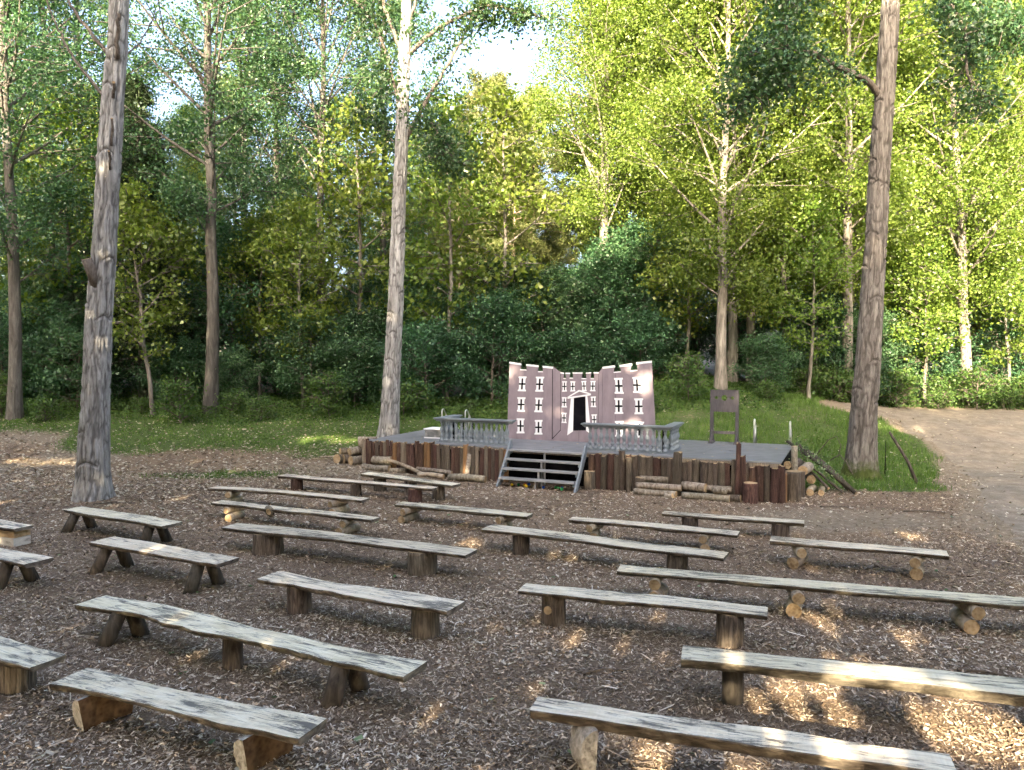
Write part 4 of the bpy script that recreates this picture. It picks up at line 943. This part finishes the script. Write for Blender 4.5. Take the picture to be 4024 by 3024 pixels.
T2w = [(T2b[0][0], 1.3), (T2b[1][0], 2.6), (T2b[2][0], 2.2), (T2b[3][0], 1.6), (T2b[4][0], .8), (T2b[5][0], 1.0), (T2b[6][0], .6)] + [(q[0], .8) for q in T2b[7:]]
front_tree('poplar_tree', (-3.78, 23.4, gzf(-3.78, 23.4) - .02), [(0, 0, 0), (.12, 0, 2.26), (.26, 0, 4.5), (.34, 0, 6.73), (.47, 0, 9.21), (.54, 0, 11.27), (.63, 0, 13.31), (.75, 0, 16), (.82, 0, 18.7)], [.33, .27, .24, .225, .205, .19, .175, .10, .03],
           T2b, 'slender forked grey poplar rising behind the left end of the stage', 'bark_front', 23, leafy(T2w, 15000, .10, .2, 6, .25, 16))
T3b = [([(.34, 0, 9.45), (-.18, -.3, 9.8), (-.91, -.7, 9.87), (-1.58, -1, 10.05), (-2.24, -1.3, 10.12), (-2.63, -1.5, 10.23), (-3.21, -1.7, 10.01), (-3.75, -1.8, 9.62)], .085), ([(-2.24, -1.3, 10.12), (-2.49, -1.4, 10.49), (-2.64, -1.5, 11.07), (-2.54, -1.5, 11.68)], .035),
       ([(-1.9, -1.2, 10.05), (-2.41, -1.2, 9.74), (-3.0, -1.4, 9.35), (-3.58, -1.6, 8.67)], .03), ([(.59, 0, 12.1), (1.06, -.6, 12.12), (1.4, -1.2, 11.1), (1.56, -1.5, 10.35), (1.41, -1.7, 9.45), (1.73, -1.8, 8.6)], .06),
       ([(1.56, -1.5, 10.35), (2.06, -1.7, 10.57), (2.72, -1.8, 10.33)], .03), ([(.6, 0, 12.6), (1.81, 0, 13.41), (2.89, -.3, 12.27), (3.29, -.6, 11.04), (3.41, -.7, 10.14)], .055), ([(.5, 0, 12.5), (-.5, -.4, 12.87), (-1.47, -.9, 11.97), (-2.22, -1.2, 11.31)], .05)] + upper(.6, 0, 13.2, 17, 2.8, 7, 3)
T3w = [(T3b[0][0], 3.2), (T3b[1][0], 1.4), (T3b[2][0], 2.2), (T3b[3][0], 2.8), (T3b[4][0], 1.6), (T3b[5][0], 2.4), (T3b[6][0], 1.8)] + [(q[0], .6) for q in T3b[7:]]
front_tree('poplar_tree', (8.74, 19.2, gzf(8.74, 19.2) - .02), [(0, 0, 0), (.05, 0, 1.52), (.18, 0, 3.83), (.29, 0, 6.12), (.36, 0, 8.38), (.46, 0, 10.29), (.53, 0, 11.75), (.62, 0, 13.4), (.64, 0, 17)], [.38, .33, .29, .265, .25, .24, .22, .16, .04],
           T3b, 'dark leaning poplar with mossy base between the stage and the track', 'bark_moss', 37, leafy(T3w, 16000, .095, .2, 7, .3, 16))

# wood edge: trees one can pick out ----------------------------------------
WE = 'trees at the edge of the wood'
NAMED = [
 ('poplar0', -17.5, 27.0, .3, 1.0, 'straight pale poplar at the far left edge of the picture', 'poplar_tree', (0, 0)),
 ('poplar1', -19.6, 33.0, 1.4, .95, 'thinner dim poplar just right of the far left poplar', 'poplar_tree', (0, 0)),
 ('poplar2', -11.0, 28.0, 2.2, 1.05, 'tall grey poplar midway between the big left tree and the slender forked one', 'poplar_tree', (0, .035)),
 ('poplar3', -8.1, 33.0, .7, .95, 'slim poplar standing just left of the slender forked poplar', 'poplar_tree', (0, 0)),
 ('poplar0', -12.9, 38.0, 3.9, 1.0, 'thin trunk half hidden behind the tall grey poplar', 'poplar_tree', (0, .02)),
 ('spruce', -14.4, 30.0, .2, 1.0, 'dark drooping conifer right of the big left tree', 'spruce_tree', (0, 0)),
 ('sapling0', -12.9, 27.6, .2, 1.25, 'thin leaning trunk at the foot of the dark conifer', 'young_tree', (0, -.1)),
 ('bright0', 7.6, 28.0, .5, .98, 'poplar with a clean pale trunk on the bank behind the pillory', 'poplar_tree', (0, .035)),
 ('bright1', 10.3, 33.0, 2.5, 1.0, 'second pale trunk farther back behind the pillory tree', 'poplar_tree', (0, .03)),
 ('sapling1', 10.9, 28.2, 1.1, 1.0, 'young yellowish sapling on the bank left of the mossy poplar', 'young_tree', (0, 0)),
 ('bright2', 12.9, 29.5, 4.0, 1.0, 'sunlit poplar directly behind the mossy leaning poplar', 'poplar_tree', (0, .05)),
 ('bright0', 17.8, 30.0, 3.3, 1.0, 'leaning white lit trunk beyond the track at the right', 'poplar_tree', (0, .1)),
 ('sapling0', 15.9, 29.6, 2.0, 1.0, 'bare lower stemmed sapling left of the leaning white trunk', 'young_tree', (0, 0)),
 ('sapling1', 19.3, 29.8, 3.0, 1.05, 'thin sapling right of the leaning white trunk', 'young_tree', (0, .03)),
 ('willow', 4.4, 37.0, 1.2, 1.0, 'many stemmed sunlit tree with a broad crown above the castle', 'broad_tree', (0, 0)),
 ('pine0', -1.45, 46.0, .4, .92, 'tallest sunlit pine in the gap of sky', 'pine_tree', (0, 0)),
 ('pine0', -2.9, 43.0, 2.2, .72, 'lower pine just left of the tallest pine', 'pine_tree', (0, 0)),
 ('pine0', .1, 43.5, 5.2, .68, 'low bushy pine between the two lit pine trunks', 'pine_tree', (0, 0)),
 ('pine1', 1.3, 47.0, 1.9, .95, 'shorter pine with lit trunk beside the tallest pine', 'pine_tree', (0, 0)),
 ('pine1', -5.2, 45.0, 2.9, .82, 'pine behind the forked poplar at the left of the sky gap', 'pine_tree', (0, 0)),
]
for kd, x, y, rot, s, lb, nm, tl in NAMED: tree(kd, x, y, rot, s, lb, nm, WE, tilt=tl)
BG = 'trees deeper in the wood'
D = lambda px, Y: (px - 1106) / 1662 * Y
rg = random.Random(77)
for px, Y, kd in ((-60, 31, 'poplar2'), (190, 36, 'poplar1'), (600, 38, 'poplar2'), (830, 39, 'poplar1'), (80, 42, 'bright1'), (210, 45, 'bright2'), (300, 43, 'bright0'), (420, 45, 'bright1'), (510, 43, 'bright2'), (640, 46, 'bright0'), (720, 43, 'bright1'), (930, 50, 'pine0')):
    tree(kd, D(px, Y), Y, rg.uniform(0, 6), rg.uniform(.62, .78) if Y > 41 else rg.uniform(.92, 1.08), 'leafy tree deeper in the wood left of the sky gap', 'woodland_tree', BG + ' on the left')
for px, Y, kd in ((1420, 41, 'bright1'), (1500, 36, 'bright2'), (1690, 36, 'bright0'), (1770, 40, 'bright1'), (1960, 34, 'bright2'), (2040, 38, 'bright0'), (2190, 33, 'bright1'), (2290, 36, 'bright2'), (1600, 45, 'bright0'), (1580, 31.5, 'bright2'), (1830, 33, 'bright0'), (2110, 34, 'bright0'), (1350, 40, 'bright2'), (1880, 46, 'bright1'), (2140, 46, 'bright2'), (1340, 48, 'pine1')):
    tree(kd, D(px, Y), Y, rg.uniform(0, 6), rg.uniform(.92, 1.08), 'bright leafy tree deeper in the wood right of the sky gap', 'woodland_tree', BG + ' on the right')
for px, Y in ((1000, 55), (1090, 58), (1180, 54), (860, 58), (1260, 60)):
    tree('pine%d' % rg.randrange(2), D(px, Y), Y, rg.uniform(0, 6), rg.uniform(.62, .72), 'distant pine behind the gap of sky', 'pine_tree', 'distant pines')
for px, Y in ((-150, 52), (60, 55), (240, 56), (420, 58), (620, 57), (780, 60), (1430, 58), (1580, 60), (1740, 56), (1920, 60), (2080, 56), (2260, 55), (2420, 52)):
    tree('poplar%d' % rg.randrange(4), D(px, Y), Y, rg.uniform(0, 6), rg.uniform(1.0, 1.1) * (.85 if 1300 < px < 1600 else (.62 if px < 1000 else 1)), 'far tree at the back of the wood', 'woodland_tree', 'far trees at the back of the wood')
for px, Y in ((150, 31), (385, 30.5), (560, 31), (655, 29.6), (770, 31.5), (965, 30), (1080, 31), (1480, 31), (1700, 31.5)):
    tree('sapling%d' % rg.randrange(2), D(px, Y), Y, rg.uniform(0, 6), rg.uniform(1.1, 1.7), 'thin stemmed young tree among the shrubs of the wood edge', 'young_tree', 'young trees among the shrubs', tilt=(0, rg.uniform(-.06, .06)))
# understorey shrubs
SH = 'shrubs along the wood edge'
n_s = 0; ORD = ['first', 'second', 'third', 'fourth', 'fifth', 'sixth', 'seventh', 'eighth', 'ninth', 'tenth', 'eleventh', 'twelfth', 'thirteenth', 'fourteenth', 'fifteenth', 'sixteenth']
for row, (y0, step, lo, hi, kinds) in enumerate(((29.0, 2.4, -20, 5.5, (0, 1)), (31.4, 2.6, -22, 7, (1, 2, 4)), (34.0, 3.2, -24, 21, (2, 3, 4)), (38.5, 4.2, -28, 26, (3,)))):
    x = lo
    while x < hi:
        xx = x + rg.uniform(-.7, .7); yy = y0 + rg.uniform(-.8, .9) + (0.0 if xx < -2 else .8) + (1.2 if xx > 5 else 0)
        if xx > 9.5 and yy < 31.5: yy = 31.5 + rg.random()
        s = rg.uniform(.55, .9) if row == 0 else (rg.uniform(.6, 1.15) if row == 1 else rg.uniform(.55, .95))
        tree('shrub%d' % rg.choice(kinds), xx, yy, rg.uniform(0, 6), s, ('low dark green shrub along the grass edge of the wood, %s from the left' % ORD[n_s]) if row == 0 else 'dense dark green shrub in the understorey of the wood', 'shrub', SH, 'shrub')
        n_s += row == 0
        x += step * rg.uniform(.85, 1.15)
for x, y, k, s in ((9.2, 27.9, 0, .6), (11.9, 30.2, 4, .7), (14.4, 30.6, 1, .75), (16.9, 31.2, 1, .8), (20.6, 30.9, 2, .8), (13.4, 28.9, 0, .5)):
    tree('shrub%d' % k, x, y, rg.uniform(0, 6), s, 'small light green bush beyond the track', 'shrub', 'bushes beyond the track', 'shrub')
k_ = 0
for x, y in [(10.2 + i * .62 + .25 * math.sin(i * 7), 29.0 + .5 * math.sin(i * 3.3)) for i in range(19)] + [(-19.5 + i * 1.9 + .6 * math.sin(i * 5), 27.0 + .8 * math.sin(i * 2.7)) for i in range(9)] + [(4.6, 25.8), (6.1, 26.6), (8.9, 26.9), (-1.6, 26.2), (.4, 26.0), (2.4, 26.3)]:
    if k_ < 19: lb, gp = 'leafy weed growing along the far side of the track', 'weeds beyond the track'
    elif k_ < 28: lb, gp = 'leafy weed at the foot of the wood left of the stage', 'weeds left of the stage'
    else: lb, gp = 'leafy weed on the bank behind the stage', 'weeds behind the stage'
    tree('weed%d' % (k_ % 3), x, y, k_ * 1.7, rg.uniform(.5, 1.2), lb, 'weed', gp, 'plant'); k_ += 1
# unseen leaf mass added behind the camera, shaped to shade the clearing -----
ta = math.tan(SUN_EL); ca, sa = math.cos(SUN_AZ), math.sin(SUN_AZ)
rng = np.random.default_rng(17); n = 190000
uu = rng.uniform(-34, 22, n); ss = rng.uniform(-12, -5.5, n)
top = np.interp(uu, [-46, -30, -26, -22, -17, -11, -6, 5.4, 8, 22], [14, 14, 16, 20, 22, 20, 18.5, 18.5, 12.6, 12.4]) + 2.2 * (vnoise(uu * .35, ss * 0 + 1, 31) - .5) + 1.4 * (vnoise(uu * 1.3, ss * .3, 32) - .5)
vv = rng.uniform(0, 1, n) * (top + .8) - .8
keep = np.ones(n, bool); rk = rng.random(n)
def suv(x, y, z): s = x * sa + y * ca; return x * ca - y * sa, z + s * ta
GAPS = [((2.6, 6.8, 0), .34, .18, .03), ((4.0, 6.35, 0), .5, .20, .03), ((1.3, 5.1, .3), .4, .08, .05), ((3.4, 6.5, .4), .5, .06, .05), ((6.9, 13.4, 0), .3, .08, .06), ((3.8, 9.35, 0), .16, .04, .1), ((2.6, 8.4, 0), .2, .05, .08), ((.9, 12.1, 0), .2, .03, .12), ((4.4, 8.6, 0), .15, .04, .1), ((.3, 7.2, 0), .15, .03, .15),
        ((.0, 20.6, 2.75), .18, .14, .12), ((3.3, 19.0, 2.6), .10, .26, .10), ((2.95, 19.1, 2.95), .06, .1, .12), ((-.6, 20.9, 2.2), .1, .2, .2), ((2.9, 19.2, 1.5), .2, .1, .14), ((-5.7, 24.4, .4), 1.0, .16, .02), ((-13, 21.5, .2), 1.6, .1, .06), ((8.9, 19, 5.6), .22, .22, .15), ((-1.0, 11.6, .4), .2, .05, .2), ((12.5, 25, .8), .9, .2, .1)]
for (p, ru, rv, kp) in GAPS:  # leaves cut away so sun patches land on chosen spots
    u0, v0 = suv(*p); keep &= ((((uu - u0) / (ru + .14)) ** 2 + ((vv - v0) / (rv + .09)) ** 2) > 1) | (rk < kp)
uu, ss, vv = uu[keep], ss[keep], vv[keep]
c = np.stack([uu * ca + ss * sa, -uu * sa + ss * ca, vv - ss * ta], 1)
n2 = 36000; sd_ = np.where(rng.random(n2) < .5, -1, 1); wx = sd_ * rng.uniform(25, 31, n2); wy = rng.uniform(-8, 24, n2)
wall = np.stack([wx, wy, rng.uniform(.2, 1, n2) ** .8 * np.where(sd_ < 0, 18, 13) + 1], 1); c = np.concatenate([c, wall])  # out of view side leaf banks, added to cut low skylight
V, F, a = leaf_quads(c, .38, rng, 0)
parts = [(V, F)]; av = [a]
for i in range(17):
    u_ = -33 + i * 3.3; s_ = -9 + 2 * math.sin(i * 2.1); p = np.array([u_ * ca + s_ * sa, -u_ * sa + s_ * ca, 0])
    tv, tf = np_tube(np.stack([p, p + [0.2, 0, 9], p + [.3, .1, 17]]), [.28, .2, .05], 10); parts.append((tv, tf)); av.append(np.zeros(len(tv)))
V, F = join(parts); me = np_mesh('woodland', V, F, {'v': np.concatenate(av)}, False, [M['leaf_poplar'], M['bark_tree']])
mi = np.zeros(len(F), np.int32); mi[len(c):] = 1; me.polygons.foreach_set('material_index', mi)
tag(put('woodland', me), 'unseen leaf mass added to shade the clearing', 'woodland', kind='stuff')  # added shade caster, stays out of view

# ================================================================== ground cover
rng = np.random.default_rng(5)
def wedge(y0, y1, dens, margin=2.0, kx=.72):
    A = (y1 - y0) * (kx * (y0 + y1) + 2 * margin); n = int(A * dens)
    y = rng.uniform(y0, y1, n * 2); hw = kx * y + margin; k = rng.random(n * 2) < hw / (kx * y1 + margin); y = y[k][:n]
    return rng.uniform(-1, 1, len(y)) * (kx * y + margin), y
def off_stage(x, y, m=.12):
    u, n = to_stage(x, y); return ~((u > U0 - m) & (u < U1 + m) & (n > -m) & (n < ND + m))
def chips(x, y, L0, L1, seed_asp=(.16, .45), tilt=.55, dark=0.0, lift=.012):
    n = len(x); az = rng.uniform(0, 2 * np.pi, n); el = rng.normal(size=n) * tilt * .6; ro = rng.normal(size=n) * tilt
    d = np.stack([np.cos(az) * np.cos(el), np.sin(az) * np.cos(el), np.sin(el)], 1)
    h = np.stack([-np.sin(az), np.cos(az), np.zeros(n)], 1); nn = np.cross(d, h); s = h * np.cos(ro)[:, None] + nn * np.sin(ro)[:, None]
    l = rng.uniform(L0, L1, (n, 1)); w_ = l * rng.uniform(*seed_asp, (n, 1))
    c = np.stack([x, y, gz(x, y) + lift * rng.uniform(.3, 1.6, n)], 1)
    j = lambda: rng.uniform(.6, 1.1, (n, 1))
    V = np.stack([c - d * l * .5 * j() - s * w_ * .4 * j(), c + d * l * .45 * j() - s * w_ * .5 * j(), c + d * l * .5 * j() + s * w_ * .35 * j(), c - d * l * .45 * j() + s * w_ * .5 * j()], 1).reshape(-1, 3)
    return V, np.arange(n * 4).reshape(-1, 4)
parts = []; at_ = []
for y0, y1, dn, l0, l1 in ((3.6, 6.5, 2300, .018, .062), (6.5, 10, 1500, .02, .065), (10, 14, 750, .024, .07), (14, 20.5, 330, .03, .08)):
    x, y = wedge(y0, y1, dn); k = off_stage(x, y) & (rng.random(len(x)) > grass_mask(x, y) * .9) & (rng.random(len(x)) > .8 * soil_mask(x, y)) & ~in_track(x, y)
    x, y = x[k], y[k]; parts.append(chips(x, y, l0, l1))
    big = vnoise(x * .7 + 50, y * .7 + 20, 12); at_.append(np.repeat(np.clip(rng.beta(1.3, 1.6, len(x)) + (big - .5) * .42, 0, 1), 4))
x, y = wedge(3.6, 13, 22); k = off_stage(x, y); x, y = x[k], y[k]; parts.append(chips(x, y, .10, .24, (.05, .10), .25, lift=.02)); at_.append(np.repeat(rng.beta(1.2, 1.6, len(x)), 4))
V, F = join(parts); tag(put('wood_chips', np_mesh('wood_chips', V, F, {'v': np.concatenate(at_)}, False, [M['chips']])), 'brown wood chip mulch covering the seating area', 'mulch', kind='stuff')
parts = []; at_ = []
for y0, y1, dn, l0, l1, gs in ((3.6, 8, 16, .04, .075, 0), (8, 14, 20, .045, .08, 0), (14, 19, 70, .05, .09, 0), (19, 27.5, 80, .055, .10, 1)):
    x, y = wedge(y0, y1, dn, 2, .70); lf = sstep((-2.5 - x) / 2.5) * sstep((y - 12) / 5); dens = .25 + .75 * lf
    k = off_stage(x, y) & (rng.random(len(x)) < dens) & (~in_track(x, y) | (rng.random(len(x)) < .25)) & (rng.random(len(x)) > .55 * grass_mask(x, y) * (y > 23))
    x, y = x[k], y[k]; parts.append(chips(x, y, l0, l1, (.55, .85), .35, lift=.022)); at_.append(np.repeat(rng.beta(2, 1.6, len(x)), 4))
du_, dn_ = rng.uniform(U0 + .1, U1 - .1, 150), rng.uniform(.1, ND - .1, 150); q_ = np.array([tuple(S(a_, b_)) for a_, b_ in zip(du_, dn_)])
Vd, Fd = chips(q_[:, 0], q_[:, 1], .05, .08, (.55, .85), .2, lift=.002); Vd[:, 2] += np.repeat(DZ + .012 - gz(q_[:, 0], q_[:, 1]), 4); parts.append((Vd, Fd)); at_.append(np.repeat(rng.beta(2, 1.6, 150), 4))
V, F = join(parts); tag(put('fallen_leaves', np_mesh('fallen_leaves', V, F, {'v': np.concatenate(at_)}, False, [M['litter']])), 'dry pale fallen leaves scattered over the ground', 'leaves', kind='stuff')
# green leaves here and there among the chips
x, y = wedge(4, 16, .55, 1, .68); k = off_stage(x, y); V, F = chips(x[k], y[k], .05, .085, (.6, .9), .3, lift=.03)
tag(put('green_leaves', np_mesh('green_leaves', V, F, {'v': np.repeat(rng.random(k.sum()), 4)}, False, [M['ivy']])), 'few fresh green leaves fallen on the chips', 'leaves', kind='stuff')
# grass
def grass(n, x0, x1, y0, y1, h0, h1, wd, thr=.25):
    x = rng.uniform(x0, x1, n); y = rng.uniform(y0, y1, n); g = grass_mask(x, y); cl = vnoise(x * 1.6, y * 1.6, 44)
    k = (g * (.45 + .9 * cl) > rng.uniform(thr, .9, n)) & off_stage(x, y, .05) & ~in_track(x - .1, y); x, y, cl = x[k], y[k], cl[k]; n = len(x)
    az = rng.uniform(0, 2 * np.pi, n); h = rng.uniform(h0, h1, n) * (.6 + .8 * cl); bend = rng.uniform(.1, .7, n) * h
    b0 = np.stack([x, y, gz(x, y) - .01], 1); d = np.stack([np.cos(az), np.sin(az), 0 * az], 1); s = np.stack([-np.sin(az), np.cos(az), 0 * az], 1) * wd
    mid = b0 + d * bend[:, None] * .3 + np.array([0, 0, 1.]) * h[:, None] * .6; tip = b0 + d * bend[:, None] + np.array([0, 0, 1.]) * h[:, None]
    V = np.stack([b0 - s, b0 + s, mid + s * .8, mid - s * .8, tip + s * .15, tip - s * .15], 1).reshape(-1, 3); o = np.arange(n) * 6
    F = np.stack([np.stack([o, o + 1, o + 2, o + 3], 1), np.stack([o + 3, o + 2, o + 4, o + 5], 1)], 1).reshape(-1, 4)
    return V, F, np.repeat(np.clip(rng.beta(2, 2.4, n), 0, 1), 6)
gs_ = [grass(90000, -22, -2, 18.5, 28.5, .03, .09, .006), grass(90000, 3, 14, 16, 30, .05, .15, .006), grass(15000, -3, 4, 22, 29, .05, .14, .006)]
V, F = join([(q[0], q[1]) for q in gs_]); tag(put('grass', np_mesh('grass', V, F, {'v': np.concatenate([q[2] for q in gs_])}, False, [M['grass']])), 'short green grass round the stage and clearing edge', 'grass', kind='stuff')
# low leafy ground cover at the wood edge
n = 90000; x = rng.uniform(-26, 27, n); y = rng.uniform(24.5, 33, n); edge = 26.3 + .9 * (vnoise(x * .4, x * 0 + 2, 51) - .5) + np.where(x > 9.5, 2.6, 0) + np.where((x > 2) & (x <= 9.5), -.6, 0)
hh = .42 * sstep((y - edge) / 1.2) * (.25 + 1.1 * vnoise(x * .9, y * .9, 52)) * np.where((x > 2) & (x < 11), .4, 1); k = (y > edge) & (rng.random(n) < .35 + vnoise(x * .7, y * .7, 53)); k &= ~in_track(x, y)
c = np.stack([x, y, gz(x, y) + rng.random(n) ** .6 * hh + .02], 1)[k]; V, F, a = leaf_quads(c, .085, rng, 1.1)
tag(put('undergrowth', np_mesh('undergrowth', V, F, {'v': a}, False, [M['cover']])), 'low leafy undergrowth along the foot of the wood', 'undergrowth', kind='stuff')
